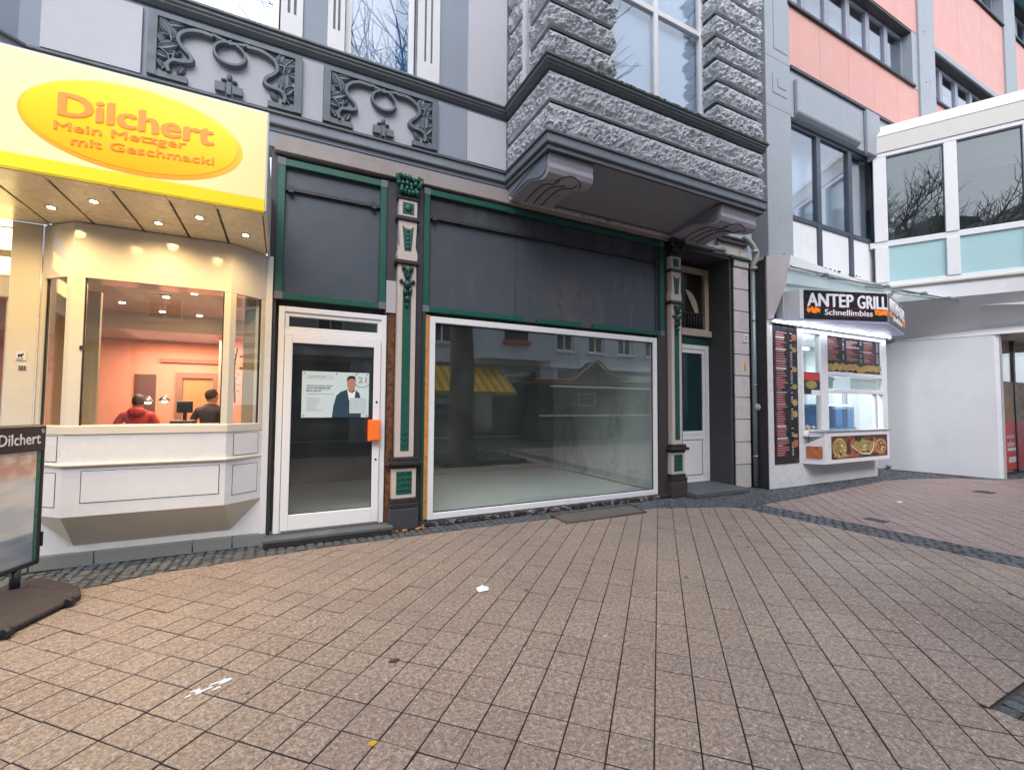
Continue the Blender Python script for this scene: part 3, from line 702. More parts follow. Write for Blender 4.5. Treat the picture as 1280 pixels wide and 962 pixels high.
for k in range(16):
    a = 1.2 + random.random() * .5; s = random.uniform(.012, .03); rub.ball((a, -.1 - random.random() * .06, .01), (s, s * .7, s * .5), 6, 4, 1)
rub.build('mortar_crumbs', [G['peel'], G['foam']], B, kind='stuff')
# big shop window
w = MB().frame(1.742, 5.86, .062, 2.79, .085, .0, .10).build('shop_window', G['white'], B, bevel=.006)
MB().box(1.80, 5.80, .045, .055, .12, 2.74).build('pane', G['gshop'], w)
mb = MB().frame(1.827, 5.775, .147, 2.705, .012, .03, .044); mb.build('gasket', G['tubeblk'], w)
# iron pilasters
def pilaster(cx, full=True):
    p = thing('x', None, None); bpy.data.objects.remove(p)
    mb = MB(); W1 = .12
    # stem, base and blocks; materials 0 cream 1 black
    mb.box(cx - .155, cx + .155, -.09, .03, .40, .78); mb.box(cx - .12, cx + .12, -.08, .03, .92, 3.42)
    mb.box(cx - .12, cx + .12, -.08, .03, 4.05, 4.28)
    mb.prism([(cx - .125, 3.47), (cx + .125, 3.47), (cx + .135, 3.55), (cx + .105, 3.66), (cx + .12, 4.0), (cx - .12, 4.0), (cx - .105, 3.66), (cx - .135, 3.55)], 'y', -.085, .03)
    o = mb.build('pilaster', G['cream'], B, bevel=.004)
    mb = MB()
    mbx = None
    for z0, z1, w_, y_ in ((.28, .34, .185, -.13), (.34, .40, .165, -.11), (.78, .82, .165, -.11), (.82, .87, .215, -.15), (.87, .92, .175, -.12), (3.42, 3.47, .155, -.12), (4.0, 4.05, .15, -.115), (4.28, 4.31, .14, -.10)):
        MB().box(cx - w_, cx + w_, y_, .03, z0, z1).build('moulding', G['black'], o, bevel=.008, seg=2)
    MB().box(cx - .19, cx + .19, -.13, .03, 0, .28).build('plinth', G['plinth'] if full else G['plinthr'], o, bevel=.012)
    mb = MB()
    mb.box(cx - .055, cx + .055, -.088, -.07, 1.0, 3.05); mb.box(cx - .10, cx + .10, -.098, -.07, .45, .74); mb.box(cx - .075, cx + .075, -.088, -.07, 4.09, 4.24)
    mb.prism([(cx - .045, 3.6), (cx + .045, 3.6), (cx + .075, 3.93), (cx + .03, 3.89), (cx - .03, 3.89), (cx - .075, 3.93)], 'y', -.092, -.07)
    mb.build('green_inset', G['green'], o, bevel=.003)
    mb = MB()
    rr = random.Random(5)
    for z_, n_, w_ in ((4.55, 5, .16), (4.48, 6, .17), (4.42, 4, .13), (4.36, 5, .13)):
        for k in range(n_):
            a = cx - w_ + 2 * w_ * (k + .5) / n_; mb.ball((a, -.09 - .035 * rr.random(), z_ + rr.uniform(-.015, .015)), (.032, .04, .04), 8, 6)
    mb.box(cx - .13, cx + .13, -.08, .03, 4.31, 4.585)
    for s in (-1, 1): mb.tube([(cx + s * .1, -.12, 4.42), (cx + s * .15, -.14, 4.5), (cx + s * .165, -.13, 4.56), (cx + s * .12, -.14, 4.58), (cx + s * .10, -.13, 4.53)], [.02, .025, .025, .022, .015], 7)
    mb.build('leaf_capital', G['green'] if full else G['black'], o)
    mb = MB()
    for x_, z_, rx, rz, d in ((0, 3.30, .055, .07, .05), (-.05, 3.36, .03, .03, .04), (.05, 3.36, .03, .03, .04), (0, 3.25, .04, .03, .07), (0, 3.15, .06, .06, .05), (-.08, 3.19, .025, .03, .03), (.08, 3.19, .025, .03, .03), (-.03, 3.05, .03, .05, .04), (.035, 3.07, .03, .05, .04), (0, 2.96, .04, .05, .04), (0, 2.88, .025, .04, .03), (-.02, 3.32, .015, .015, .07), (.02, 3.32, .015, .015, .07)):
        mb.ball((cx + x_, -.085 - d * .35, z_), (rx, d, rz), 10, 7)
    mb.build('mask_ornament', G['dgreen'], o)
    mb = MB()
    for k in range(3):
        z_ = 1.06 + k * .075
        mb.tube([(cx - .045, -.09, z_ + .04), (cx, -.095, z_), (cx + .045, -.09, z_ + .04)], .008, 5)
    for k in range(4):
        z_ = .49 + k * .07; mb.tube([(cx - .085, -.10, z_), (cx - .03, -.105, z_ + .035), (cx, -.10, z_), (cx + .03, -.105, z_ + .035), (cx + .085, -.10, z_)], .009, 5)
    for k in range(5): mb.ball((cx, -.093, 3.64 + k * .055), (.03 - .002 * k, .012, .02), 6, 5)
    mb.ball((cx, -.09, 4.165), (.05, .02, .05), 8, 5)
    mb.build('cast_ornament', G['green'], o, kind='stuff')
pilaster(1.41); pilaster(6.25, False)
# white front door with top light
d = MB().frame(-.065, 1.175, .10, 2.74, .065, -.0, .10, wb=.02).box(0, 1.11, .005, .09, 2.40, 2.46).build('shop_door', G['white'], B, bevel=.006)
MB().box(0, 1.11, .04, .05, 2.46, 2.67).build('pane', G['gdoor'], d)
MB().frame(0, 1.11, 2.462, 2.674, .045, .02, .09).build('transom_frame', G['white'], d, bevel=.004)
lf = MB().frame(.005, 1.105, .125, 2.395, .085, -.022, .07, wb=.18).build('door_leaf', G['white'], B, bevel=.006)
MB().box(.08, 1.03, .02, .03, .29, 2.33).build('pane', G['gdoor'], lf)
MB().frame(.088, 1.022, .303, 2.312, .010, .0, .018).build('gasket', G['tubeblk'], lf)
mb = MB()
for z_ in (1.62, .90, 1.28): mb.tube([(1.062, -.028, z_), (1.062, -.02, z_)], .014, 10)
mb.build('lock_hole', G['tubeblk'], lf)
bx('door_step', 'step', -.16, 1.26, -.21, .1, .0, .095, bevel=.008)
bx('door_step_riser', 'black', -.15, 1.25, -.215, -.211, .0, .06)
# entrance recess with house door
wl = MB().box(6.44, 6.5, .03, .6, .0, 4.55).box(7.8, 7.86, .02, .62, .0, 4.56).box(6.5, 7.8, .02, .62, 4.50, 4.56).box(6.5, 7.8, .62, .7, 0, 4.56)
wl.build('recess_wall', G['dgrey'], B)
bx('entrance_step', 'step', 6.40, 7.81, -.34, .62, .0, .085, bevel=.01)
f = MB().frame(6.52, 7.80, .088, 2.84, .10, .52, .60, wb=.03).build('house_door', G['white'], B, bevel=.005)
l2 = MB().box(6.622, 7.70, .535, .58, .12, 1.02).build('door_leaf', G['white'], B); MB().frame(6.625, 7.695, 1.022, 2.735, .075, .53, .58).build('leaf_frame', G['white'], l2, bevel=.004)
MB().box(6.69, 7.63, .55, .56, 1.09, 2.67).build('pane', mat('dark_teal_glass', (.012, .035, .04), .08, .1, 1, bump=0, spec=.9), l2)
MB().frame(6.72, 7.60, .22, .93, .012, .531, .536).build('panel_moulding', G['dkline'], l2)
bx('teal_board', 'dgreen', 6.5, 7.8, .50, .6, 2.845, 2.99)
bx('door_sill', 'beige', 6.5, 7.83, .44, .6, 2.995, 3.12, bevel=.01)
f = MB().frame(6.55, 7.80, 3.125, 4.40, .11, .50, .6, wb=.03).build('over_door_window', G['beige'], B, bevel=.005)
MB().box(6.6, 7.7, .57, .575, 3.15, 4.3).build('pane', mat('dark_top_light', (.02, .018, .018), .15, .1, 1, bump=0, spec=.8), f)
MB().prism([(7.18 + .38 * math.cos(R(a)), 3.45 + .5 * math.sin(R(a))) for a in range(0, 100, 10)] + [(7.3, 3.75), (7.45, 3.5)], 'y', .555, .562).build('arch_pane', G['beige'], f)
mb = MB().box(6.70, 7.68, .53, .55, 3.46, 3.49).box(6.98, 7.02, .53, .56, 3.16, 4.28)
for k in range(8): mb.tube([(7.08 + k * .08, .54, 3.16), (7.08 + k * .08, .54, 3.46)], .014, 6)
mb.build('iron_grille', G['black'], f)
# stone pier, one block above another
zs = [0, .46, .90, 1.34, 1.77, 2.20, 2.62, 3.06, 3.48, 3.92, 4.34]
for i, (a, b) in enumerate(zip(zs, zs[1:])):
    box('stone_block', G['stone'] if i else G['stonew'], B, 7.865, 8.30, -.035 - .002 * (i % 2), .3, a + .007, b - .007, bevel=.008)
MB().box(7.862, 8.29, -.012, .3, 0, 4.8).build('pier_joint', G['black'], B)
MB().box(7.42, 8.30, -.04, .3, 4.565, 4.98).box(7.88, 8.32, -.045, .3, 4.36, 4.56).build('pier_capital', G['stonew'], B, bevel=.015)
MB().box(7.36, 8.2, -.10, -.04, 4.78, 4.83).box(7.36, 8.2, -.085, -.04, 4.88, 4.93).box(7.75, 8.32, -.08, -.036, 4.50, 4.55).build('capital_moulding', G['dkline'], B, bevel=.01)
pl = box('house_number_plate', G['white'], B, 8.10, 8.24, -.055, -.042, 2.87, 3.03)
text('27', 'house_number', G['mulld'], pl, 8.13, 2.91, -.056, .08, .085, .002)
pl = box('yellow_sticker', mat('yellow_sticker', (.75, .48, .05), .4), B, 8.13, 8.19, -.050, -.042, 2.31, 2.46)
# downpipe
dp = thing('downpipe', 'grey zinc rain pipe with pale elbows beside the stone pier', 'downpipe', (8.37, -.09, 0))
MB().tube([(8.36, -.09, .03), (8.36, -.09, 4.35)], .045, 12).build('pipe', G['zinc'], dp)
mb = MB().tube([(8.36, -.09, 4.33), (8.37, -.10, 4.45), (8.40, -.14, 4.55), (8.40, -.15, 4.68), (8.33, -.12, 4.82), (8.22, -.1, 4.92), (8.15, -.06, 5.0)], .055, 12)
for z_ in (4.33, 4.66): mb.tube([(8.37, -.11 - (z_ > 4.5) * .03, z_), (8.37, -.11 - (z_ > 4.5) * .03, z_ + .06)], .066, 12)
mb.build('elbow', G['pipew'], dp)
mb = MB()
for z_ in (.6, 2.0, 3.3): mb.tube([(8.36, -.09, z_), (8.36, -.09, z_ + .035)], .052, 12)
mb.build('pipe_clip', G['metal'], dp)
MB().tube([(8.36, -.17, 1.58), (8.36, -.13, 1.58)], .07, 14).ball((8.36, -.17, 1.58), (.06, .03, .06)).build('round_cap', G['pipew'], dp)

# shop interior behind the big window
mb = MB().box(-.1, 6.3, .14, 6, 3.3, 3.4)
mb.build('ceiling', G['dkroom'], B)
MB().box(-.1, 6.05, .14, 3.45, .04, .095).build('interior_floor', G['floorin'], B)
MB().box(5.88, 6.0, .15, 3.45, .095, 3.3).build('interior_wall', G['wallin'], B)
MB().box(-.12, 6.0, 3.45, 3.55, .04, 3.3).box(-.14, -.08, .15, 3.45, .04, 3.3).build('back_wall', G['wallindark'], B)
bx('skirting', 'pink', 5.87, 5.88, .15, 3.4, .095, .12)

# things on and before the shop front
ps = thing('estate_agent_poster', 'white estate agent poster with man in dark suit on glass door', 'poster', (.6, -.01, 1.43))
x0, x1, z0, z1 = .20, .97, 1.43, 1.985
MB().box(x0, x1, .008, .013, z0, z1).build('sheet', mat('poster_paper', (.55, .66, .70), .4, .02, bump=0), ps)
gy = mat('poster_grey_ink', (.30, .34, .33), .5); nv = mat('poster_navy_ink', (.018, .05, .085), .5); gd = mat('poster_gold_ink', (.30, .30, .16), .5)
text('CENTURY 21', 'heading', gy, ps, .255, 1.90, .008, .040, .28, .002)
text('KONTAKTIEREN SIE', 'slogan', nv, ps, .25, 1.775, .008, .02, .26, .002, .01)
text('MICH JETZT', 'slogan', nv, ps, .25, 1.742, .008, .02, .17, .002, .01)
mb = MB().box(.25, .55, .006, .0078, 1.71, 1.716)
for k in range(7): mb.box(.255, .255 + random.uniform(.08, .18), .006, .0078, 1.66 - k * .024, 1.665 - k * .024)
for a, b in ((.25, .33), (.337, .37), (.377, .46), (.467, .54)): mb.box(a, b, .006, .0078, 1.806, 1.822)
mb.build('small_print', gy, ps)
ringp = [(.885 + .10 * math.cos(R(a)), 1.90 + .095 * math.sin(R(a))) for a in range(120, 345, 12)]
MB().ribbon(ringp, .010, .005, .0078).build('seal_ring', gd, ps)
text('21', 'seal_number', gd, ps, .835, 1.862, .008, .075, .105, .002, .012)
mb = MB()
def pr2(pts, m, k=0): mb.prism([(x0 + (a - .0) * (x1 - x0), z0 + b * (z1 - z0)) for a, b in pts], 'y', .0045 - k * .0012, .0075 - k * .0001, m)
pr2([(.44, 0), (.46, .25), (.50, .48), (.56, .56), (.66, .62), (.80, .60), (.85, .54), (.87, .40), (.88, 0)], 0, 0)
pr2([(.66, .63), (.69, .40), (.74, .2), (.78, .2), (.78, .45), (.79, .60), (.74, .54), (.70, .56)], 1, 1)
pr2([(.665, .86), (.66, .70), (.685, .60), (.73, .56), (.77, .62), (.785, .72), (.78, .86), (.73, .90)], 2, 2)
pr2([(.655, .80), (.66, .88), (.69, .92), (.74, .93), (.78, .90), (.79, .80), (.775, .85), (.73, .87), (.69, .86)], 3, 3)
mb.build('printed_figure', [nv, G['paper'], mat('printed_skin', (.42, .2, .13), .6), G['tubeblk']], ps)
MB().box(x0 + .70 * .77, x0 + .95 * .77, .002, .0045, z0 + .05, z0 + .24).build('blank_square', mat('pale_square', (.45, .55, .57), .6, .2, 60), ps)
mb = MB()
for a, b in ((.03, .96), (.5, .96), (.97, .96), (.03, .04), (.97, .04)): mb.tube([(x0 + a * .77, .001, z0 + b * .555), (x0 + a * .77, .008, z0 + b * .555)], .007, 8)
mb.build('fixing', G['tubeblk'], ps)
kb = thing('key_box', 'bright orange plastic box over the handle of the white shop door', 'key box', (1.02, -.07, 1.14))
MB().box(.955, 1.105, -.10, -.022, 1.135, 1.40).build('housing', G['orange'], kb, bevel=.012, seg=3)
MB().box(.968, 1.092, -.106, -.1, 1.15, 1.385).build('cover', mat('orange_lid', (.95, .19, .03), .35), kb, bevel=.004)

hatch = thing('cellar_hatch', 'rust edged grey metal hatch in the setts below shop window', 'hatch', (4.2, -.5, 0))
q = [(3.47, -.74), (4.9, -.72), (5.02, -.25), (3.5, -.28)]
MB().prism(q, 'z', -.01, .008).build('plate', mat('hatch_plate', (.11, .10, .095), .6, .25, 8, dirt_or_shade=(.08, .06, .05), damt=.5, dscale=3), hatch)
mb = MB()
for a, b in zip(q, q[1:] + q[:1]): mb.tube([(*a, .008), (*b, .008)], .017, 6)
mb.build('rim', mat('rusty_rim', (.09, .055, .04), .8, .4, 12), hatch)

# litter, spots and covers in the paving
def splat(mb, x, y, r, z=.0022, n=9, sy=1):
    pts = [(x + r * math.cos(t * 6.283 / n) * random.uniform(.7, 1.15), y + sy * r * math.sin(t * 6.283 / n) * random.uniform(.7, 1.15)) for t in range(n)]
    mb.prism(pts, 'z', z - .0015, z + .0012)
random.seed(21)
for nm, col, cnt_, (ra, rb) in (('pale_gum_spots', (.42, .38, .36), 170, (.005, .015)), ('dark_gum_spots', (.075, .075, .08), 26, (.01, .022))):
    mb = MB()
    for k in range(cnt_):
        x_ = random.uniform(-1, 9); y_ = random.uniform(-5.2, -.9)
        if noise.noise(Vector((x_ * .9, y_ * .9, 3))) < -.05 and random.random() < .8: continue
        if x_ > 3.3 and y_ < -4.7: continue
        splat(mb, x_, y_, random.uniform(ra, rb))
    mb.build(nm, mat(nm, col, .8, .2, 30), label='chewing gum spots trodden flat all over the paving' if nm[0] == 'p' else 'dark stains and gum spots on the paving', kind='stuff', cat='gum')
t = MB().add([(-.05, -.04, .004), (.04, -.06, .012), (.07, .02, .006), (.03, .05, .02), (-.04, .04, .008), (0, 0, .03)], [(0, 1, 5), (1, 2, 5), (2, 3, 5), (3, 4, 5), (4, 0, 5)])
o = t.build('paper_scrap', G['paper'], label='crumpled white paper scrap lying on the paving below shop window', cat='litter'); o.location = (1.58, -2.24, 0)
o = MB().prism([(-.08, -.02), (.02, -.03), (.09, .0), (.07, .02), (-.05, .02)], 'z', .002, .006).build('paper_scrap', G['paper'], label='flat white paper strip on red paving before the snack kiosk', cat='litter'); o.location = (9.35, -2.0, 0)
o = MB().prism([(-.035, -.01), (0, -.03), (.04, 0), (.01, .025), (-.03, .02)], 'z', .002, .007).build('fallen_leaf', mat('yellow_leaf', (.55, .3, .03), .6), label='small yellow leaf on the paving in left foreground', cat='leaf'); o.location = (.42, -3.65, 0); o.scale = (.6, .6, 1)
o = MB().prism([(-.05, -.01), (0, -.03), (.05, 0), (.01, .025), (-.03, .02)], 'z', .002, .009).build('fallen_leaf', mat('brown_leaf', (.10, .045, .025), .7), label='brown curled leaf on the paving between scrap and signboard', cat='leaf'); o.location = (.66, -3.0, 0); o.scale = (.7, .7, 1)
mb = MB()
for k in range(15):
    a = random.uniform(0, 1); x_ = -.44 + a * .24 + random.gauss(0, .018); y_ = -2.86 + a * .10 + random.gauss(0, .020)
    L = random.uniform(.01, .034); zz_ = .0024 + k * .0002; mb.prism([(x_ - L, y_ - L * .5 - .004), (x_ + L, y_ + L * .4 - .006), (x_ + L, y_ + L * .4 + .005), (x_, y_ + .008), (x_ - L, y_ - L * .5 + .004)], 'z', .0005, zz_)
mb.build('paint_spill', G['paper'], label='splash of white paint scraped across the left paving', cat='paint spill')
for x_, y_, a, b, l in ((7.55, -2.47, .09, .13, 'small dark drain cover nearest the sett band'), (11.95, -2.25, .16, .13, 'dark drain cover farther off near the white wall')):
    r_ = thing('drain_cover', l, 'drain cover', (x_, y_, 0), group='drain covers in the red paving')
    MB().box(x_ - a, x_ + a, y_ - b, y_ + b, -.01, .004).build('lid', G['iron'], r_)
    mb = MB()
    for k in range(4): mb.box(x_ - a * .8, x_ + a * .8, y_ - b + b * .5 * k + .01, y_ - b + b * .5 * k + .03, .004, .007)
    mb.build('rib', G['plinthr'], r_)
# ------------------------------------------------------------------ butcher's shop front (left)
K = thing('butcher_shopfront', 'white butcher shop front with angled bay window and lit soffit', 'shopfront', (-1.2, 0, 0))
def kx(name, m_, *a, **k): return box(name, G[m_] if isinstance(m_, str) else m_, K, *a, **k)
def bay(d): return [(-2.10 - d * .3, .0), (-1.80 - d * .45, -.27 - d), (-.52 + d * .45, -.27 - d), (-.19 + d * .3, .0)]
MB().prism(bay(0), 'z', 2.78, 3.305).build('bay_fascia', mat('glossy_cream_panel', (.62, .58, .53), .10, .03, 1, bump=0), K, bevel=.004)
MB().prism([(x_, y_) for x_, y_ in bay(.012)], 'z', 1.29, 1.375).build('bay_sill', G['offw'], K, bevel=.006)
MB().prism(bay(0), 'z', 1.02, 1.29).build('bay_apron', G['whitep'], K)
MB().prism(bay(.03), 'z', .995, 1.02).build('ledge', G['offw'], K, bevel=.006)
MB().prism(bay(.0), 'z', .53, .995).build('bay_base', G['whitep'], K)
A_ = [(*p, .53) for p in bay(0)]; B_ = [(-1.82, .0, .205), (-1.78, -.002, .205), (-.51, -.002, .205), (-.48, .0, .205)]
MB().loft(A_, B_).build('bay_underside', G['offw'], K)
# raised panels with dark joints
pj = MB()
def plate(P0, P1, z0, z1, name='bay_panel', proud=.006, g=.006):
    a, b = Vector(P0), Vector(P1); d = (b - a).normalized(); n = Vector((d.y, -d.x))
    MB().prism([tuple(a - n * .0), tuple(b - n * .0), tuple(b + n * .0015), tuple(a + n * .0015)], 'z', z0 - g, z1 + g).build('panel_joint', G['tubeblk'], K)
    a2, b2 = a + d * g, b - d * g
    MB().prism([tuple(a2 + n * .001), tuple(b2 + n * .001), tuple(b2 + n * proud), tuple(a2 + n * proud)], 'z', z0, z1).build(name, G['whitep'], K, bevel=.002)
plate((-1.67, -.27), (-.57, -.27), .655, .945)
def along(P0, P1, a, b): P0, P1 = Vector(P0), Vector(P1); return tuple(P0.lerp(P1, a)), tuple(P0.lerp(P1, b))
b0 = bay(0)
plate(*along(b0[2], b0[3], .18, .86), .62, .93); plate(*along(b0[2], b0[3], .18, .86), 1.04, 1.27)
plate(*along(b0[0], b0[1], .1, .8), .62, .93); plate(*along(b0[0], b0[1], .1, .8), 1.04, 1.27)
# window posts and panes of the bay
def post(P0, P1, a, b, w=.05):
    p, q_ = along(P0, P1, a, b); p, q_ = Vector(p), Vector(q_); d = (q_ - p).normalized(); n = Vector((d.y, -d.x))
    return [tuple(p + n * .002), tuple(q_ + n * .002), tuple(q_ - n * w), tuple(p - n * w)]
mb = MB()
for seg_, a, b in (((b0[1], b0[2]), 0, .075), ((b0[1], b0[2]), .955, 1), ((b0[2], b0[3]), 0.0, .14), ((b0[2], b0[3]), .86, 1), ((b0[0], b0[1]), 0, .12), ((b0[0], b0[1]), .86, 1)):
    MB().prism(post(*seg_, a, b), 'z', 1.375, 2.78).build('bay_post', G['offw'], K)
for seg_, a, b in (((b0[1], b0[2]), .075, .955), ((b0[2], b0[3]), .14, .86), ((b0[0], b0[1]), .12, .86)):
    p, q_ = along(*seg_, a, b); p, q_ = Vector(p), Vector(q_); d = (q_ - p).normalized(); n = Vector((d.y, -d.x))
    MB().prism([tuple(p - n * .02), tuple(q_ - n * .02), tuple(q_ - n * .028), tuple(p - n * .028)], 'z', 1.375, 2.78).build('pane', G['gbut'], K)
    MB().prism([tuple(p - n * .015), tuple(p + d * .012 - n * .015), tuple(p + d * .012 - n * .035), tuple(p - n * .035)], 'z', 1.375, 2.78).prism([tuple(q_ - d * .012 - n * .015), tuple(q_ - n * .015), tuple(q_ - n * .035), tuple(q_ - d * .012 - n * .035)], 'z', 1.375, 2.78).build('gasket', G['tubeblk'], K)
kx('window_latch', 'dkline', -1.72, -1.69, -.28, -.272, 2.09, 2.13)
kx('end_trim', 'whitep', -.20, -.135, -.02, .12, .0, 3.3, bevel=.004)
kx('lower_wall', 'whitep', -2.12, -.205, .0, .1, .13, 3.3) if False else None
MB().box(-2.6, -.202, .003, .1, .135, .53).box(-2.32, -2.105, -.012, .1, .135, 3.305).box(-.3, -.2, .02, .1, .53, 3.3).build('lower_wall', G['whitep'], K)
for a, b in ((-2.6, -2.09), (-2.08, -1.62), (-1.61, -.82), (-.81, -.46), (-.45, -.14)):
    kx('skirting_tile', mat('skirting_grey', (.20, .21, .20), .5, .1, 5) if a < -2.5 else bpy.data.materials['skirting_grey'], a, b, -.025, .003, .0, .13, bevel=.003)
kx('pier_cover', 'offw', -2.31, -2.115, -.018, -.0125, .14, 3.3)
# door notice and keypad on the pier
nb = kx('no_dogs_sticker', 'whitep', -2.245, -2.175, -.024, -.0185, 1.985, 2.07)
mb = MB().ball((-2.215, -.026, 2.035), (.018, .003, .010), 8, 5).box(-2.228, -2.224, -.028, -.0242, 2.01, 2.03).box(-2.207, -2.203, -.028, -.0242, 2.01, 2.03).ball((-2.197, -.026, 2.045), (.008, .003, .008), 8, 5)
mb.tube([(-2.235, -.026, 2.0), (-2.215, -.026, 1.992), (-2.195, -.026, 2.004)], .002, 5); mb.build('dog_symbol', G['tubeblk'], nb)
nb = kx('keypad', 'offw', -2.225, -2.17, -.026, -.0185, 1.90, 1.94)
mb = MB()
for i in range(3):
    for j in range(2): mb.box(-2.22 + i * .017, -2.208 + i * .017, -.029, -.0262, 1.904 + j * .018, 1.917 + j * .018)
mb.build('key', G['dkline'], nb)
# entrance at the far left: lit transom box, door glass
lb = kx('transom_lightbox', 'offw', -3.3, -2.33, .12, .30, 2.80, 3.28)
MB().box(-3.28, -2.34, .112, .12, 2.82, 3.26).build('lit_face', emis('warm_lightbox', (1, .78, .32), 2.2), lb)
kx('door_head', 'offw', -3.3, -2.32, .12, .22, 2.60, 2.795)
dd = kx('glass_door', 'offw', -2.40, -2.34, .16, .22, .1, 2.6)
MB().box(-3.2, -2.4, .18, .19, .1, 2.55).build('pane', G['gbut'], dd)
kx('entrance_floor', 'step', -3.4, -2.32, -.02, 4, .0, .09)
# soffit
z_s = 3.31
js = [-3.19, -2.81, -2.43, -2.05, -1.665, -1.28, -.905, -.56, -.20]
kx('canopy_core', 'offw', -3.6, -.175, -1.19, -.0, z_s + .03, 4.02)
for a, b in zip(js, js[1:]):
    kx('soffit_panel', mat('soffit_cream', (.76, .66, .47), .28, .02, 2, bump=0) if a == js[0] else bpy.data.materials['soffit_cream'], a + .010, b - .010, -1.30, .0 if a < -2.3 else -.002, z_s, z_s + .02, bevel=.003)
kx('soffit_joint', 'dkline', -3.6, -.19, -1.30, .0, z_s + .02, z_s + .029)
kx('soffit_edge', 'offw', -.20, -.172, -1.30, .0, z_s - .005, z_s + .03, bevel=.003)
hot = emis('downlight_glow', (1, .86, .62), 14)
lamp = bpy.data.lights.new('downlight', 'SPOT'); lamp.energy = 22; lamp.color = (1, .68, .30); lamp.spot_size = R(165); lamp.spot_blend = 1; lamp.shadow_soft_size = .05
LP = [(-1.86, -.58), (-1.48, -.91), (-1.10, -.59), (-.73, -.93), (-.38, -.63), (-2.24, -.91), (-2.62, -.58)]
for x_, y_ in LP:
    f_ = MB().tube([(x_, y_, z_s - .006), (x_, y_, z_s + .001)], .042, 20).build('downlight', G['metal'], K)
    MB().tube([(x_, y_, z_s - .009), (x_, y_, z_s - .004)], .026, 16).build('bulb', hot, f_)
    lo = bpy.data.objects.new('lamp_light', lamp); C.objects.link(lo); lo.location = (x_, y_, z_s - .02); lo.parent = K; lo.matrix_parent_inverse = wm(K).inverted()
# illuminated fascia sign
Sg = thing('illuminated_sign', 'glowing pale yellow sign box with yellow oval over the butcher shop', 'sign', (-1.9, -1.3, 3.31))
def grad_emis(name, stops, axis, a, b, st, radial=None):
    M, nt, out = newmat(name); bb = nt.nodes.new('ShaderNodeBsdfPrincipled'); nt.links.new(bb.outputs[0], out.inputs[0]); bb.inputs['Roughness'].default_value = .25
    g = nt.nodes.new('ShaderNodeNewGeometry'); s_ = nt.nodes.new('ShaderNodeSeparateXYZ'); nt.links.new(g.outputs['Position'], s_.inputs[0])
    v = rng(nt, s_.outputs[axis], a, b); cr = nt.nodes.new('ShaderNodeValToRGB'); nt.links.new(v, cr.inputs[0])
    cr.color_ramp.elements[0].position = stops[0][0]; cr.color_ramp.elements[0].color = (*stops[0][1], 1); cr.color_ramp.elements[1].position = stops[-1][0]; cr.color_ramp.elements[1].color = (*stops[-1][1], 1)
    for p, c in stops[1:-1]: e = cr.color_ramp.elements.new(p); e.color = (*c, 1)
    nt.links.new(cr.outputs[0], bb.inputs['Base Color']); nt.links.new(cr.outputs[0], bb.inputs['Emission Color']); bb.inputs['Emission Strength'].default_value = st
    return M
SE = .12
MB().box(-3.6, -.175, -1.335, -1.19, 3.32, 4.235).build('sign_box', G['whitep'], Sg, bevel=.006)
MB().box(-3.6, -.19, -1.342, -1.335, 3.425, 4.215).build('sign_face', grad_emis('sign_cream', [(0, (.98, .93, .42)), (.45, (.95, .88, .42)), (1, (.80, .66, .30))], 'X', -2.4, -.2, SE), Sg)
MB().box(-3.6, -.19, -1.345, -1.30, 3.315, 3.422).build('yellow_edge', grad_emis('sign_edge_yellow', [(0, (.95, .75, .03)), (1, (.90, .58, .01))], 'X', -2.0, -.2, SE), Sg, bevel=.004)
MB().ell(-1.09, 3.79, .72, .362, -1.344, -1.341, 64).build('oval_halo', grad_emis('sign_halo', [(0, (.95, .33, .02)), (.5, (.95, .50, .03)), (1, (.95, .80, .18))], 'Z', 3.42, 4.15, SE), Sg)
MB().ell(-1.10, 3.80, .685, .335, -1.347, -1.343, 64).build('oval', grad_emis('sign_oval', [(0, (.95, .42, .0)), (.5, (.97, .62, .0)), (1, (.97, .74, .01))], 'Z', 3.45, 4.15, SE), Sg)
so_ = emis('sign_lettering_orange', (.93, .27, .02), .14)
text('Dilchert', 'lettering', so_, Sg, -1.575, 3.785, -1.348, .185, .98, .006, bold=.034, rise=.022)
text('Mein Metzger', 'lettering', so_, Sg, -1.60, 3.665, -1.348, .068, .82, .006, bold=.012, rise=.08)
text('mit Geschmack!', 'lettering', so_, Sg, -1.50, 3.57, -1.348, .068, .92, .006, bold=.012, rise=.075)

# inside the butcher's shop
bi = MB().box(-5, -.2, 4.3, 4.4, 0, 2.98).box(-5.1, -5, -.0, 4.4, 0, 3)
bi.build('shop_back_wall', mat('butcher_pink_wall', (.60, .30, .20), .8, .1, 1), K)
kx('party_wall', 'offw', -.2, -.15, .1, 4.4, 0, 3.3)
kx('shop_floor', 'step', -5, -.2, .1, 4.4, .0, .04)
MB().box(-5, -.2, .1, 4.4, 2.98, 3.05).box(-4, -.2, 2.9, 4.3, 2.72, 2.98).build('shop_ceiling', mat('shop_ceiling_cream', (.50, .42, .34), .7, .05), K)
kx('curtain_wall', mat('display_side_panel', (.36, .31, .20), .7, .15, 2), -2.16, -1.80, .5, .56, .04, 2.8)
kx('display_side', bpy.data.materials['display_side_panel'], -.42, -.21, .12, .16, 1.3, 2.8)
wd = kx('inner_doorway', mat('doorway_brown', (.10, .05, .04), .7), -2.35, -2.05, 4.26, 4.3, .04, 2.1)
MB().frame(-1.75, -1.08, .04, 2.15, .10, 4.22, 4.3).build('lift_door_frame', mat('door_frame_brown', (.22, .13, .09), .5), K)
MB().box(-1.65, -1.18, 4.27, 4.3, .04, 2.05).build('lift_door', mat('lift_door_orange', (.55, .24, .10), .5), K)
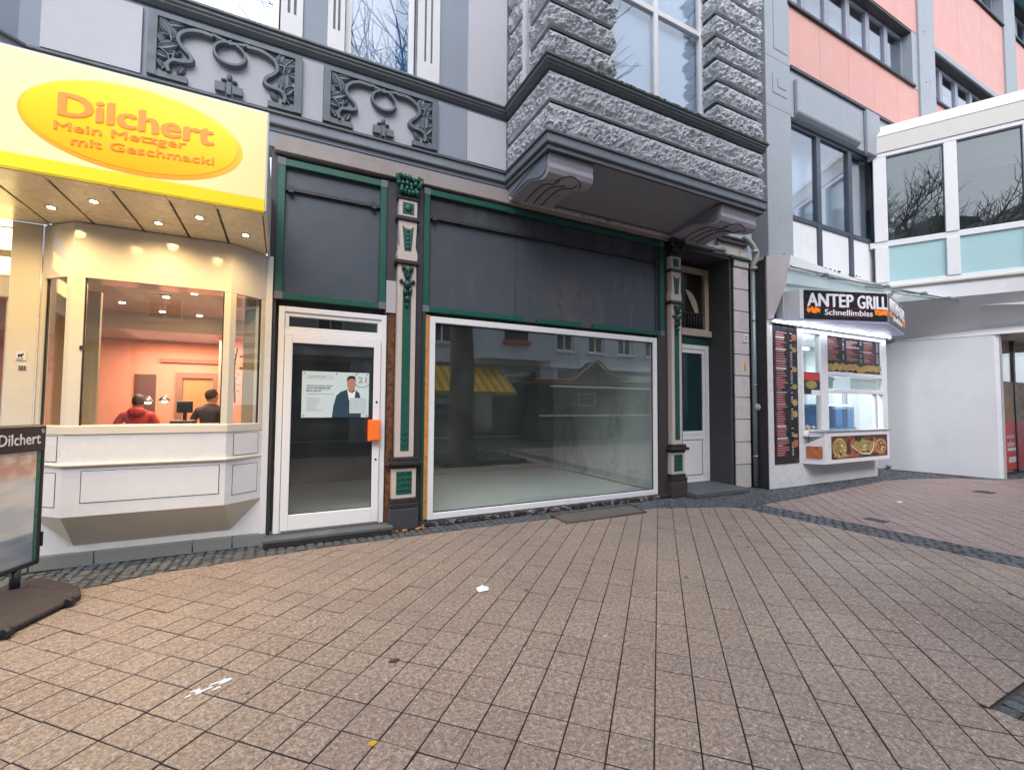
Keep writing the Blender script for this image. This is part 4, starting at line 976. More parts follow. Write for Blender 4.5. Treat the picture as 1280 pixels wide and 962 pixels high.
kx('wall_recess', mat('pink_bright_wall', (.8, .42, .32), .7), -1.0, -.22, 3.3, 3.35, .04, 2.7)
kx('wall_moulding', mat('ceiling_trim', (.3, .14, .08), .7), -2.0, -.25, 4.24, 4.26, 2.33, 2.40)
l2 = bpy.data.lights.new('shop_light', 'AREA'); l2.energy = 65; l2.color = (1, .60, .46); l2.size = 1.2
lo = bpy.data.objects.new('shop_light', l2); C.objects.link(lo); lo.location = (-1.6, 3.2, 2.68)
l3 = bpy.data.lights.new('shop_light', 'AREA'); l3.energy = 22; l3.color = (1, .72, .45); l3.size = 1.0
lo = bpy.data.objects.new('shop_light', l3); C.objects.link(lo); lo.location = (-1.3, 1.2, 2.95)
for x_, y_ in ((-2.0, 2.0), (-1.38, 1.3), (-1.65, 2.5), (-1.02, .9), (-1.2, 2.6), (-2.9, 1.2)):
    f_ = MB().tube([(x_, y_, 2.965), (x_, y_, 2.982)], .05, 14).build('downlight', G['metal'], K); MB().tube([(x_, y_, 2.955), (x_, y_, 2.97)], .035, 12).build('bulb', hot, f_)
ct = thing('shop_counter', 'low serving counter inside the butcher shop behind the bay window', 'counter', (-1.3, 2.1, 0))
MB().box(-2.0, -.3, 1.4, 1.9, .04, 1.12).build('body', G['offw'], ct); MB().box(-2.03, -.27, 1.36, 1.93, 1.12, 1.16).build('top', G['metal'], ct)
cr_ = thing('cash_register', 'black cash register with small screen behind the bay window', 'cash register', (-1.25, 2.1, 1.16))
MB().box(-1.32, -1.06, 1.45, 1.75, 1.16, 1.36).build('body', G['tubeblk'], cr_, bevel=.01); MB().box(-1.20, -1.16, 1.58, 1.62, 1.36, 1.5).build('stand', G['tubeblk'], cr_); MB().box(-1.27, -1.09, 1.56, 1.59, 1.46, 1.62).build('screen', mat('grey_screen', (.03, .035, .05), .2), cr_, bevel=.008)
for i_, (x_, z_) in enumerate(((-1.44, 1.62), (-1.62, 1.60))):
    hl = thing('counter_lamp', 'glowing heat lamp over the counter, ' + ('nearer the register' if i_ == 0 else 'nearer the red hoodie'), 'lamp', (x_, 1.75, z_), group='heat lamps over the butcher counter')
    MB().tube([(x_, 1.75, z_), (x_, 1.75, z_ + .03), (x_, 1.75, z_ + .08)], [.07, .055, .015], 12).build('shade', G['metal'], hl); MB().ball((x_, 1.75, z_ - .005), (.035, .035, .02), 8, 5).build('bulb', hot, hl)
pt = thing('hanging_plant', 'dark leafy plant at the right edge of the bay window', 'plant', (-.58, 1.3, 1.9))
mb = MB(); rr = random.Random(2)
mb.tube([(-.58, 1.3, 1.6), (-.6, 1.3, 2.1), (-.57, 1.3, 2.35)], .012, 5, 1)
for k in range(46):
    c_ = Vector((-.58 + rr.gauss(0, .06), 1.3 + rr.gauss(0, .06), 1.75 + rr.random() * .6)); a = rr.random() * 6.28; d_ = Vector((math.cos(a), math.sin(a), rr.uniform(-.4, .5))) * .06; n_ = Vector((-d_.y, d_.x, 0)) * .4
    mb.add([c_, c_ + d_ * .5 + n_, c_ + d_, c_ + d_ * .5 - n_], [(0, 1, 2, 3)])
mb.build('leaves', [mat('plant_green', (.04, .05, .02), .6), G['plinthr']], pt)

# ------------------------------------------------------------------ people
def person(label, loc, rz, top, trousers, hairc, skinc=(.45, .24, .16), h=1.72, hood=False, group=None):
    p = thing('person', label, 'person', loc, rz, group); p['local'] = 1
    s = h / 1.72
    V = [(0, 0, .95, .135), (0, 0, 1.1, .135), (0, 0, 1.28, .15), (0, .0, 1.42, .13), (0, -.01, 1.50, .058), (0, -.02, 1.56, .06)]
    E = [(0, 1), (1, 2), (2, 3), (3, 4), (4, 5)]
    def chain(root, pts):
        prev = root
        for q_ in pts: V.append(q_); E.append((prev, len(V) - 1)); prev = len(V) - 1
        return prev
    for sx in (-1, 1):
        e = chain(3, [(sx * .17, 0, 1.41, .068), (sx * .235, .02, 1.30, .055), (sx * .27, .04, 1.13, .044), (sx * .24, -.12, 1.02, .038), (sx * .20, -.24, 1.03, .028), (sx * .19, -.30, 1.03, .030)])
        for k, (dx, L, dz) in enumerate(((-.028, .07, -.01), (-.009, .085, -.015), (.009, .08, -.015), (.026, .062, -.012))):
            chain(e, [(sx * .19 + dx, -.33, 1.03, .0095), (sx * .19 + dx, -.33 - L * .5, 1.03 + dz, .009), (sx * .19 + dx, -.33 - L * .85, 1.015 + dz * 2.4, .007)])
        chain(e - 0, [(sx * .16, -.30, 1.02, .011), (sx * .145, -.335, 1.01, .009)])
        chain(0, [(sx * .095, 0, .86, .098), (sx * .10, -.01, .68, .082), (sx * .105, -.01, .50, .062), (sx * .105, .01, .34, .056), (sx * .105, .02, .10, .040), (sx * .11, -.02, .05, .045), (sx * .115, -.15, .035, .036)])
    me = bpy.data.meshes.new('body'); me.from_pydata([(v[0] * s, v[1] * s, v[2] * s) for v in V], E, [])
    o = bpy.data.objects.new('body', me); C.objects.link(o)
    o.modifiers.new('skin', 'SKIN'); 
    for i, v in enumerate(V): me.skin_vertices[0].data[i].radius = (v[3] * s * 1.0, v[3] * s * (.72 if v[3] > .1 else 1))
    me.skin_vertices[0].data[0].use_root = True
    o.modifiers.new('sub', 'SUBSURF').levels = 1
    m2 = bpy.data.meshes.new_from_object(o.evaluated_get(bpy.context.evaluated_depsgraph_get())); bpy.data.objects.remove(o)
    # head and face joined into the same body mesh
    mb = MB(); mb.v = [v.co.copy() for v in m2.vertices]; mb.f = [list(f.vertices) for f in m2.polygons]; mb.m = [0] * len(mb.f); mb.s = [True] * len(mb.f)
    for i, f in enumerate(mb.f):
        c_ = sum((mb.v[k] for k in f), Vector()) / len(f); c_ /= s
        mb.m[i] = 2 if (c_.z > 1.50 or (c_.y < -.25 and c_.z > .9)) else (0 if c_.z > .90 else (1 if c_.z > .075 else 3))
    H = Vector((0, -.03, 1.615)) * s
    mb.ball(H, (.076 * s, .094 * s, .112 * s), 16, 12, 2); mb.ball(H + Vector((0, -.02, -.06)) * s, (.056 * s, .066 * s, .055 * s), 12, 8, 2)
    mb.ball(H + Vector((0, -.098, -.012)) * s, (.013 * s, .02 * s, .026 * s), 8, 6, 2)
    for sx in (-1, 1):
        mb.ball(H + Vector((sx * .078, .005, -.005)) * s, (.010 * s, .018 * s, .030 * s), 8, 6, 2); mb.ball(H + Vector((sx * .030, -.084, .012)) * s, (.013 * s, .010 * s, .008 * s), 8, 6, 4)
    mb.ball(H + Vector((0, -.084, -.055)) * s, (.024 * s, .012 * s, .007 * s), 8, 6, 5)
    for x_ in range(0): pass
    bd = mb.build('body', [top, trousers, mat('skin', skinc, .5, .05), G['tubeblk'], G['tubeblk'], mat('lips', (.35, .12, .1), .5)], p)
    hb = MB(); hb.ball(H + Vector((0, .018, .028)) * s, (.081 * s, .098 * s, .100 * s), 16, 10)
    hb.build('hair', hairc, p)
    if hood:
        hb = MB(); hb.ball(Vector((0, .085, 1.47)) * s, (.115 * s, .075 * s, .075 * s), 12, 8); hb.build('hood', top, p)
    return p
hairb = mat('brown_hair', (.045, .028, .02), .7); jean = mat('dark_trousers', (.03, .035, .05), .8)
person('person in a red hoodie seen from behind inside the shop', (-1.90, 2.55, .04), R(180), mat('red_hoodie', (.42, .04, .045), .8, .15, 8), jean, hairb, h=1.66, hood=True)
person('person in dark padded jacket standing right inside the bay window', (-1.0, 2.5, .04), R(150), mat('dark_jacket', (.035, .04, .055), .7, .2, 10), jean, hairb, h=1.76)

# ------------------------------------------------------------------ pavement advertising stand
st = thing('pavement_sign', 'black swinging pavement sign with faded poster on heavy rubber foot', 'signboard', (-1.935, -1.085, 0), R(68)); st['local'] = 1
mb = MB()
mb.box(-.39, -.355, -.03, .03, .26, 1.40); mb.box(.355, .39, -.03, .03, .26, 1.40); mb.box(-.355, .355, -.03, .03, .26, .30); mb.box(-.355, .355, -.03, .03, 1.385, 1.41)
mb.build('frame', G['tubeblk'], st, bevel=.012, seg=2)
MB().box(-.36, .385, -.036, .036, 1.195, 1.405).build('header', mat('header_dark', (.035, .025, .03), .35), st, bevel=.008)
t_ = text('Dilchert', 'header_lettering', G['white'], st, -.005, 1.255, -.037, .092, .335, .003, .008)
mb = MB()
for k in range(3): mb.box(.335 + .004 * k, .36, -.039, -.0362, 1.365 - k * .012, 1.370 - k * .012)
mb.build('small_mark', G['white'], st)
def poster_mat():
    M, nt, out = newmat('faded_food_poster'); b = nt.nodes.new('ShaderNodeBsdfPrincipled'); nt.links.new(b.outputs[0], out.inputs[0]); b.inputs['Roughness'].default_value = .15
    tc = nt.nodes.new('ShaderNodeTexCoord'); s_ = nt.nodes.new('ShaderNodeSeparateXYZ'); nt.links.new(tc.outputs['Object'], s_.inputs[0])
    n1 = noise_n(nt, tc.outputs['Object'], 7, 5, .6); n2 = noise_n(nt, tc.outputs['Object'], 3.5, 4, .5, (.6, 1, 3))
    meat = mixc(nt, rng(nt, n1, .4, .6), (.60, .36, .30), (.78, .66, .58)); meat = mixc(nt, rng(nt, n1, .6, .68), meat, (.38, .48, .24))
    pap = mixc(nt, rng(nt, n2, .38, .6), (.52, .56, .62), (.72, .70, .69))
    bl = mixc(nt, rng(nt, n2, .4, .6), (.22, .28, .36), (.36, .40, .45))
    zz_ = nt.nodes.new('ShaderNodeMath'); zz_.operation = 'MULTIPLY_ADD'; nt.links.new(n1, zz_.inputs[0]); zz_.inputs[1].default_value = .16; nt.links.new(s_.outputs['Z'], zz_.inputs[2])
    c = mixc(nt, rng(nt, zz_.outputs[0], 1.03, 1.09), pap, meat); c = mixc(nt, rng(nt, s_.outputs['Z'], .52, .54), bl, c)
    nt.links.new(c, b.inputs['Base Color']); return M
MB().box(-.356, .33, -.018, .018, .30, 1.195).build('poster', poster_mat(), st)
MB().box(.33, .356, -.024, .024, .30, 1.195).build('green_edge_strip', mat('edge_green', (.05, .14, .11), .3), st)
MB().box(.386, .40, -.04, .04, .40, .52).build('clamp', G['tubeblk'], st, bevel=.004)
mb = MB()
for x_ in (-.22, .22): mb.tube([(x_, 0, .10), (x_, 0, .27)], .032, 12)
mb.build('spring_post', G['tubeblk'], st)
mb = MB()
prof = [(-.50, .015), (-.50, .05), (-.36, .075), (-.2, .10), (-.06, .125), (.06, .125), (.2, .10), (.36, .075), (.50, .05), (.50, .015)]
L_ = lambda x_, k: [(x_, p[0] * k, p[1] if i not in (0, 9) else .015) for i, p in enumerate(prof)]
mb.loft(L_(-.42, .92), L_(.26, .92)); mb.loft(L_(.262, .92), L_(.44, .60))
mb.build('foot', G['base'], st, bevel=.008)
for x_ in (-.36, .12): MB().tube([(x_, -.47, .035), (x_ + .05, -.47, .035)], .033, 12).build('wheel', G['tubeblk'], st)
MB().tube([(.25, -.03, .118), (.25, -.03, .13)], .032, 14).build('filler_cap', G['tubeblk'], st)
# ------------------------------------------------------------------ salmon-panelled building
D = thing('red_building', 'office building with salmon panels, grey piers and ribbon windows', 'building', (15, 0, 0))
def dx(name, m_, *a, **k): return box(name, G[m_] if isinstance(m_, str) else m_, D, *a, **k)
def pier(x0, x1, z0, z1, y=-.06):
    p = dx('pier', 'grey', x0, x1, y, .5, z0, z1, bevel=.01); return p
p1 = pier(9.0, 9.86, 0, 17.0, -.02)
g_ = MB()
g_.box(9.001, 9.86, -.0235, -.0195, 8.03, 8.05).box(9.001, 9.86, -.0235, -.0195, 9.13, 9.15)
for x0, z0, w_, h_ in ((9.22, 8.35, .5, .42), (9.40, 8.52, .3, .2), (9.28, 9.35, .48, 2.6)):
    g_.box(x0, x0 + .022, -.028, -.0195, z0, z0 + h_); g_.box(x0 + .022, x0 + w_, -.028, -.0195, z0, z0 + .03)
g_.build('groove', G['mull'], p1)
pier(15.9, 16.85, 0, 17.0); pier(22.3, 23.3, 0, 17.0); pier(29, 30, 0, 17)
p2_ = MB()
for z0 in (9.3, 10.9, 12.4, 13.9): p2_.box(16.2, 16.26, -.063, -.059, z0, z0 + .03)
p2_.build('fixing', G['dkline'], D)
def panels(x0, x1, z0, z1, n, y=.0):
    w = (x1 - x0) / n
    for k in range(n):
        dx('cladding_panel', 'red', x0 + w * k + .004, x0 + w * (k + 1) - .004, y, y + .05, z0 + .004, z1 - .004)
    dx('panel_backing', 'dkline', x0, x1, y + .02, y + .3, z0, z1)
def ribbon_win(x0, x1, z0, z1, n, y=.22):
    w = (x1 - x0) / n
    f = MB().frame(x0, x1, z0, z1, .07, y, y + .08)
    for k in range(1, n): c_ = x0 + w * k; f.box(c_ - .09, c_ + .09, y - .02, y + .08, z0 + .07, z1 - .07)
    f = f.build('window', G['mull'], D, bevel=.005)
    for k in range(n): MB().box(x0 + w * k + .08, x0 + w * (k + 1) - .08, y + .03, y + .04, z0 + .07, z1 - .07).build('pane', G['gwin'], f)
    MB().box(x0, x1, y + .5, y + .51, z0, z1).build('blind', G['curtain'], f)
    dx('window_sill', 'dkline', x0 - .05, x1 + .05, -.06, y, z0 - .07, z0 + .0, bevel=.005)
    dx('window_head', 'dkline', x0, x1, .01, y + .08, z1, z1 + .04)
# bay one (9.86 - 15.9) and onwards
panels(9.86, 15.9, 9.18, 10.58, 5); ribbon_win(9.86, 15.6, 10.65, 12.2, 6); dx('reveal', 'grey', 15.6, 15.9, .0, .5, 10.6, 12.24); panels(9.86, 15.9, 12.26, 15.0, 5)
ribbon_win(9.86, 15.9, 15.1, 16.5, 6)
panels(16.85, 22.3, 9.18, 10.58, 4); ribbon_win(16.85, 22.3, 10.65, 12.1, 5); dx('head_band', 'grey', 16.85, 22.3, -.03, .3, 12.14, 12.30); panels(16.85, 22.3, 12.30, 15.0, 3); ribbon_win(16.85, 22.3, 15.1, 16.5, 5)
panels(23.3, 29, 9.18, 10.58, 4); ribbon_win(23.3, 29, 10.65, 12.1, 5); panels(23.3, 29, 12.3, 15.0, 3); ribbon_win(23.3, 29, 15.1, 16.5, 5)
dx('eaves', mat('eaves_teal', (.08, .22, .27), .5), 9, 30, -.25, 6, 16.55, 16.75)
MB().box(9.9, 30, .75, 6, 4.7, 16.5).box(9.9, 30, 1.7, 6, 0, 4.7).build('body', G['grey'], D)
# ground of bay one: grey lintel, first floor window with white panels below
MB().box(9.86, 15.9, -.0, .3, 8.03, 9.10).build('lintel_band', G['grey'], D)
MB().loft([(10.0, -.10, 8.9), (10.0, -.0, 8.9), (10.0, -.0, 8.03), (10.0, -.10, 8.12)], [(12.6, -.10, 8.9), (12.6, -.0, 8.9), (12.6, -.0, 8.03), (12.6, -.10, 8.12)]).box(12.9, 13.5, -.1, .0, 7.95, 9.08).build('lintel_relief', G['grey'], D, bevel=.02)
dx('flashing', 'dkline', 9.86, 15.9, -.05, .05, 9.10, 9.17)
xs = [9.93, 11.08, 12.42, 13.72]
f = MB().box(9.86, 15.9, .10, .2, 7.93, 8.03).box(9.86, 13.9, .10, .2, 5.78, 5.88).box(9.86, 13.9, .1, .2, 4.5, 4.62)
for c_ in xs: f.box(c_ - .08, c_ + .08, .09, .21, 4.62, 5.78); f.box(c_ - .08, c_ + .08, .09, .21, 5.88, 7.93)
f = f.build('window', G['mulld'], D)
for a, b in zip(xs, xs[1:]):
    MB().box(a + .08, b - .08, .14, .15, 5.88, 7.93).build('pane', G['gwin'], f)
    dx('white_infill', 'whitew', a + .08, b - .08, .13, .16, 4.62, 5.78)
MB().box(9.9, 14, .5, .51, 5.8, 8).build('curtain', G['curtain'], f)
dx('side_reveal', 'grey', 13.8, 14.3, .0, .3, 3.3, 8.03)
dx('passage_back_wall', mat('grey_passage_wall', (.27, .29, .32), .8, .05), 12.8, 14.4, .50, .6, 0, 5)
pd = dx('passage_door', bpy.data.materials['grey_passage_wall'], 13.15, 14.05, .485, .499, .02, 2.9)
MB().box(13.95, 14.0, .47, .484, 1.1, 1.5).build('letter_slot', G['mull'], pd)
dx('passage_ceiling', 'annexs', 12.7, 14.4, -.3, .6, 4.4, 4.5)

# ------------------------------------------------------------------ white glazed annex on the right
AX = thing('white_annex', 'white glazed upper storey jutting out over a plain white wall', 'building', (14.2, -1, 0))
u_ = Vector((math.sin(R(-29)), math.cos(R(-29)))); o_ = Vector((13.3, 0)); n_ = Vector((u_.y, -u_.x)) * -1    # n_ points outward (towards -X,-Y)
n_ = Vector((-math.cos(R(-29)), math.sin(R(-29))))
def ap(t, d=0.0): p = o_ - u_ * t + n_ * d; return (p.x, p.y)          # t: metres towards the viewer, d: outwards
def abox(mb, t0, t1, d0, d1, z0, z1, m=0): return mb.prism([ap(t0, d0), ap(t1, d0), ap(t1, d1), ap(t0, d1)], 'z', z0, z1, m)
def ab(name, m_, *a, **k): return abox(MB(), *a).build(name, G[m_] if isinstance(m_, str) else m_, AX, **k)
T1 = 9.0
ab('roof_fascia', 'annex', -.2, T1, -.3, .05, 8.02, 8.45, bevel=.01)
MB().loft([(*ap(-.2, .06), 8.45), (*ap(-.2, -.55), 8.45), (*ap(-.2, -.55), 8.85), (*ap(-.2, -.28), 8.85)], [(*ap(T1, .06), 8.45), (*ap(T1, -.55), 8.45), (*ap(T1, -.55), 8.85), (*ap(T1, -.28), 8.85)]).build('sloping_parapet', G['annex'], AX)
ab('roof_deck', 'annex', .4, T1, -6, -.5, 8.5, 8.7)
fr = MB()
abox(fr, -.1, T1, -.1, .03, 7.92, 8.015); abox(fr, -.1, T1, -.1, .0, 4.62, 4.72); abox(fr, -.1, T1, -.1, .0, 5.62, 5.76)
cols = [0.13, 1.42, 2.72, 4.0, 5.3, 6.6, 7.9]
for c_ in cols: abox(fr, c_ - (.10 if c_ > .2 else .13), c_ + .13, -.12, .025, 4.72, 5.62); abox(fr, c_ - (.10 if c_ > .2 else .13), c_ + .13, -.12, .025, 5.76, 7.92)
fr.build('window_frame', G['white'], AX, bevel=.006)
for a, b in zip(cols, cols[1:]):
    w_ = abox(MB(), a + .13, b - .10, -.07, -.06, 5.76, 7.92).build('window', G['gannex'], AX)
    mb = MB(); abox(mb, a + .13, a + .145, -.058, -.04, 5.765, 7.9); abox(mb, b - .115, b - .10, -.058, -.04, 5.765, 7.9); mb.build('gasket', mat('teal_seal', (.02, .10, .09), .5) if a == cols[0] else bpy.data.materials['teal_seal'], w_)
    abox(MB(), a + .13, b - .10, -.05, -.04, 4.72, 5.62).build('parapet_panel', G['teal'], AX)
ab('room_dark', 'dkroom', .2, T1, -2.5, -2.4, 4.6, 8.0)
ab('floor_edge', 'annex', -.1, T1, -.3, .06, 4.56, 4.62, bevel=.008)
ab('floor_edge_lower', 'pink', -.1, T1, -.3, .04, 4.53, 4.56)
ab('white_band', 'whitew', .0, T1, -.3, .015, 4.19, 4.53)
w0 = Vector((14.05, 0.15)); wd_ = Vector((math.sin(R(-13.5)), math.cos(R(-13.5))))
def wp(t, d=0): q_ = w0 - wd_ * t + Vector((-wd_.y, wd_.x)) * d; return (q_.x, q_.y)       # d<0: into the wall
# beam between glazing and wall, leaning back
MB().loft([(*ap(0, .01), 4.19), (*ap(T1, .01), 4.19), (*ap(T1, -.5), 4.19), (*ap(0, -.5), 4.19)], [(*wp(-.1, .01), 3.285), (*wp(8, .01), 3.285), (*wp(8, -.5), 3.285), (*wp(-.1, -.5), 3.285)]).build('leaning_beam', G['annexs'], AX)
MB().prism([wp(-.5), wp(1.93), wp(2.02, -.06), wp(2.02, -.30), wp(-.5, -.30)], 'z', 0, 3.283).build('white_wall', G['whitew'], AX)
MB().prism([wp(2.021, -.30), wp(2.021, -.04), wp(2.04, -.06), wp(2.04, -.30)], 'z', 0, 3.28).build('wall_end_trim', G['kgrey'], AX)
MB().prism([(14.6, -1.2), (20, -1.2), (20, -6), (15.6, -6)], 'z', 3.29, 3.33).prism([(14.3, -.2), (14.9, -1.85), (20, -1.9), (20, -.2)], 'z', 3.285, 3.32).build('soffit', G['annexs'], AX)
MB().prism([wp(-.05, .0), wp(.03, .0), wp(.03, .10), wp(-.05, .10)], 'z', .0, .09).ball((*wp(-.0, .08), .09), (.06, .06, .05)).build('white_kerb_stone', G['stonew'], AX, bevel=.01)
for t_, m_ in ((.0, 'whitep'), (.35, 'mull')):
    MB().prism([wp(t_ - .04, .02), wp(t_ + .04, .02), wp(t_ + .04, .10), wp(t_ - .04, .10)], 'z', 3.62, 3.72).build('wall_lamp', G[m_], AX, bevel=.01)
MB().prism([wp(.17, .012), wp(.185, .012), wp(.185, .018), wp(.17, .018)], 'z', 3.3, 4.15).build('cable', G['mull'], AX)
MB().box(16.6, 30, -.2, 5, 0, 8.6).build('rear_mass', G['annexs'], AX)
# glazed shop at the right edge
sf = MB()
for c_ in (15.05, 16.25, 17.6, 19.0): sf.box(c_, c_ + .09, -1.56, -1.48, 0, 3.28)
sf.box(15.14, 16.25, -1.55, -1.49, 0, .06).box(16.34, 17.6, -1.55, -1.49, 0, .06)
sf = sf.build('glazed_shopfront', G['tubeblk'], AX)
pos_r = mat('red_window_poster', (.62, .035, .03), .4, .08, 3, bump=0)
for a, b in ((15.14, 16.25), (16.34, 17.6)):
    MB().box(a, b, -1.525, -1.515, .06, 3.28).build('pane', G['gdoor'], sf)
    pp = MB().box(a + .02, b - .02, -1.545, -1.535, .10, 1.28).build('red_poster', pos_r, AX)
    MB().box(a + .02, b - .02, -1.545, -1.535, 1.28, 2.25).build('photo_poster', mat('portrait_poster', (.42, .24, .10), .5, .6, 4, dirt_or_shade=(.05, .05, .08), damt=.8, dscale=5, dthr=.5) if a < 15.5 else bpy.data.materials['portrait_poster'], AX)
    for (z_, s_, h_) in ((.92, 'schen', .10), (.72, 'schen', .14)):
        text(s_, 'poster_lettering', G['paper'], pp, a + .55, z_ - .05, -1.546, h_, .45, .002, .015)
    mb = MB()
    for z_, w_ in ((.56, .5), (.34, .42), (.28, .45)): mb.box(b - .06 - w_, b - .06, -1.549, -1.5455, z_, z_ + .07)
    mb.build('poster_line', G['paper'], pp)
MB().box(15, 20, .0, .05, 0, 3.2).build('shop_rear_wall', mat('warm_shop_wall', (.55, .48, .40), .7, .2, 1), AX)
MB().box(14.9, 20, -1.45, .0, 3.15, 3.2).build('shop_ceiling', mat('brown_ceiling', (.20, .15, .12), .7), AX)
for x_ in (15.6, 16.6, 17.4): MB().tube([(x_, -.9, 3.12), (x_, -.9, 3.149)], .12, 16).build('ceiling_lamp', emis('shop_lamp_%d' % (x_ * 10), (1, .85, .6), 6), AX)
l4 = bpy.data.lights.new('glazed_shop_light', 'AREA'); l4.energy = 20; l4.color = (1, .8, .6); l4.size = 1
lo = bpy.data.objects.new('glazed_shop_light', l4); C.objects.link(lo); lo.location = (16.2, -.8, 3.08)

# ------------------------------------------------------------------ snack kiosk
Q = thing('snack_kiosk', 'white snack kiosk with serving window, lit strip and food counter', 'kiosk', (10.6, -.35, 0))
def qx(name, m_, *a, **k): return box(name, G[m_] if isinstance(m_, str) else m_, Q, *a, **k)
Y = -.33
qx('side_panel', 'black', 8.40, 8.44, Y + .01, 1.6, 0, 4.5)
MB().box(8.42, 9.50, Y, -.2, .0, .465).box(8.42, 8.585, Y, -.2, .465, 3.24).box(9.38, 9.50, Y, -.2, .465, 3.24).box(8.42, 9.5, Y, -.2, 3.24, 3.30).build('left_wall', G['whitep'], Q)
MB().prism([(9.501, Y + .01)] + [(12.3 + .55 * math.sin(R(a)), Y + .56 - .55 * math.cos(R(a))) for a in range(0, 91, 10)] + [(9.501, .3)], 'z', 0, .62).build('base_wall', G['whitew'], Q)
qx('apron', 'whitep', 9.505, 12.9, Y + .003, -.2, .62, 1.02)
fr = MB()
fr.box(9.505, 12.92, Y - .01, -.22, 1.02, 1.10); fr.box(9.505, 12.92, Y - .005, -.22, 3.14, 3.28)
for a, b in ((9.505, 9.58), (10.20, 10.46), (12.70, 12.92)): fr.box(a, b, Y - .008, -.22, 1.10, 3.14)
fr.box(10.46, 12.70, Y, -.24, 2.27, 2.36); fr.box(10.46, 12.70, Y - .03, -.24, 1.90, 1.99); fr.box(12.4, 12.47, Y + .02, -.24, 1.10, 1.90)
fr.build('window_frame', G['white'], Q, bevel=.006)
qx('side_pane', 'gbut', 9.58, 10.20, Y + .03, Y + .04, 1.10, 3.14)
qx('slide_pane', 'gshop', 10.46, 12.70, Y + .05, Y + .06, 1.99, 2.27)
MB().box(10.46, 11.75, Y + .04, Y + .05, 1.10, 1.90).build('serving_pane', G['gbut'], Q)
qx('roller_box', 'teal', 10.5, 12.66, Y + .08, Y + .12, 2.0, 2.26)
# upper body behind the sign, sloping gusset at the left
MB().box(9.0, 12.92, -.30, -.15, 3.28, 4.42).build('upper_fascia', G['ltblue'], Q)
MB().prism([(8.42, 4.56), (9.20, 4.72), (9.05, 4.1), (8.60, 3.34), (8.42, 3.30)], 'y', Y - .02, Y + .04).build('gusset', G['kgrey'], Q)
MB().loft([(9.20, Y - .02, 4.70), (9.20, Y + .3, 4.70), (9.05, Y + .3, 4.1), (9.05, Y - .02, 4.1)], [(12.9, Y - .02, 4.42), (12.9, Y + .3, 4.42), (12.9, Y + .3, 4.25), (12.9, Y - .02, 4.25)]).build('sloping_cornice', G['whitew'], Q)
MB().box(8.42, 12.9, Y, .1, 4.48, 4.56).build('roof', G['stonew'], Q)
sh = MB(); rr = random.Random(8)
for k in range(34): a = 9.0 + rr.random() * 2.9; s_ = rr.uniform(.012, .035); sh.ball((a, Y + .02, 4.60 + (.10 if a < 9.3 else .02)), (s_, s_, s_ * .8), 6, 4)
sh.build('pigeon_dirt', G['plinth'], Q, kind='stuff')
MB().prism([(8.6, -.38), (9.09, -.63), (10.91, -1.25), (12.91, -.70), (12.92, -.3), (8.6, -.3)], 'z', 3.29, 3.33).build('sign_soffit', mat('lilac_soffit', (.42, .42, .62), .4), Q)
led = MB(); k = 8.55
while k < 13.0: led.box(k, k + .07, Y - .065, Y - .045, 3.265, 3.285); k += .10
le = led.build('led_strip', emis('led_white', (.85, .92, 1), 9), Q)
qx('led_rail', 'white', 8.5, 13.05, Y - .044, Y - .012, 3.255, 3.29)
l5 = bpy.data.lights.new('led_light', 'AREA'); l5.shape = 'RECTANGLE'; l5.size = 4.4; l5.size_y = .03; l5.energy = 9; l5.color = (.85, .92, 1)
lo = bpy.data.objects.new('led_light', l5); C.objects.link(lo); lo.location = (10.75, Y - .09, 3.25); lo.rotation_euler = (R(-25), 0, 0)
# projecting food counter
cb = MB()
cb.box(9.74, 12.28, -.62, Y, .995, 1.085); cb.box(9.74, 12.28, -.62, Y, .44, .52)
cb.box(9.74, 9.98, -.62, Y, .52, .995); cb.box(12.20, 12.28, -.62, Y, .52, .995)
cb.prism([(9.50, Y), (9.74, -.62), (9.74, Y)], 'z', .44, .52).prism([(9.50, Y), (9.74, -.62), (9.74, Y)], 'z', .995, 1.0)
cb = cb.build('counter_box', G['white'], Q, bevel=.006)
MB().loft([(9.49, Y, .52), (9.735, -.615, .52), (9.735, -.60, .52), (9.50, Y + .01, .52)], [(9.49, Y, .80), (9.735, -.615, .995), (9.735, -.60, .995), (9.50, Y + .01, .80)]).build('slanted_side', G['whitep'], cb)
MB().prism([(9.98, -.605), (12.20, -.605), (12.20, -.59), (9.98, -.59)], 'z', .52, .995).build('banner_back', G['tubeblk'], cb)
qx('counter_shelf', 'metal', 9.7, 12.3, -.64, Y, 1.086, 1.10)
qx('kiosk_interior_back', mat('white_wall_tiles', (.55, .60, .62), .2, .08, 6), 9.45, 12.9, 1.5, 1.55, 0, 3.3)
MB().box(9.45, 9.5, -.2, 1.5, 0, 3.3).box(12.85, 12.9, -.1, 1.5, 0, 3.3).box(9.45, 12.9, -.2, 1.5, 3.2, 3.25).build('kiosk_lining', G['whitep'], Q)
jt = MB()
for k in range(12): jt.box(9.5 + k * .3, 9.507 + k * .3, 1.494, 1.4995, .1, 3.2)
for k in range(12): jt.box(9.5, 12.85, 1.4925, 1.4935, .2 + k * .25, .207 + k * .25)
jt.build('tile_joint', G['mull'], Q)
qx('extractor_hood', 'metal', 9.5, 10.6, .9, 1.45, 2.0, 2.6); qx('green_box', mat('bright_green', (.05, .4, .08), .5), 10.05, 10.35, .6, .9, 2.75, 3.0)
qx('dark_fridge', 'dkroom', 9.6, 10.5, .9, 1.48, .1, 1.95)
rl = qx('utensil_rail', 'tubeblk', 10.8, 12.4, 1.40, 1.43, 1.86, 1.90)
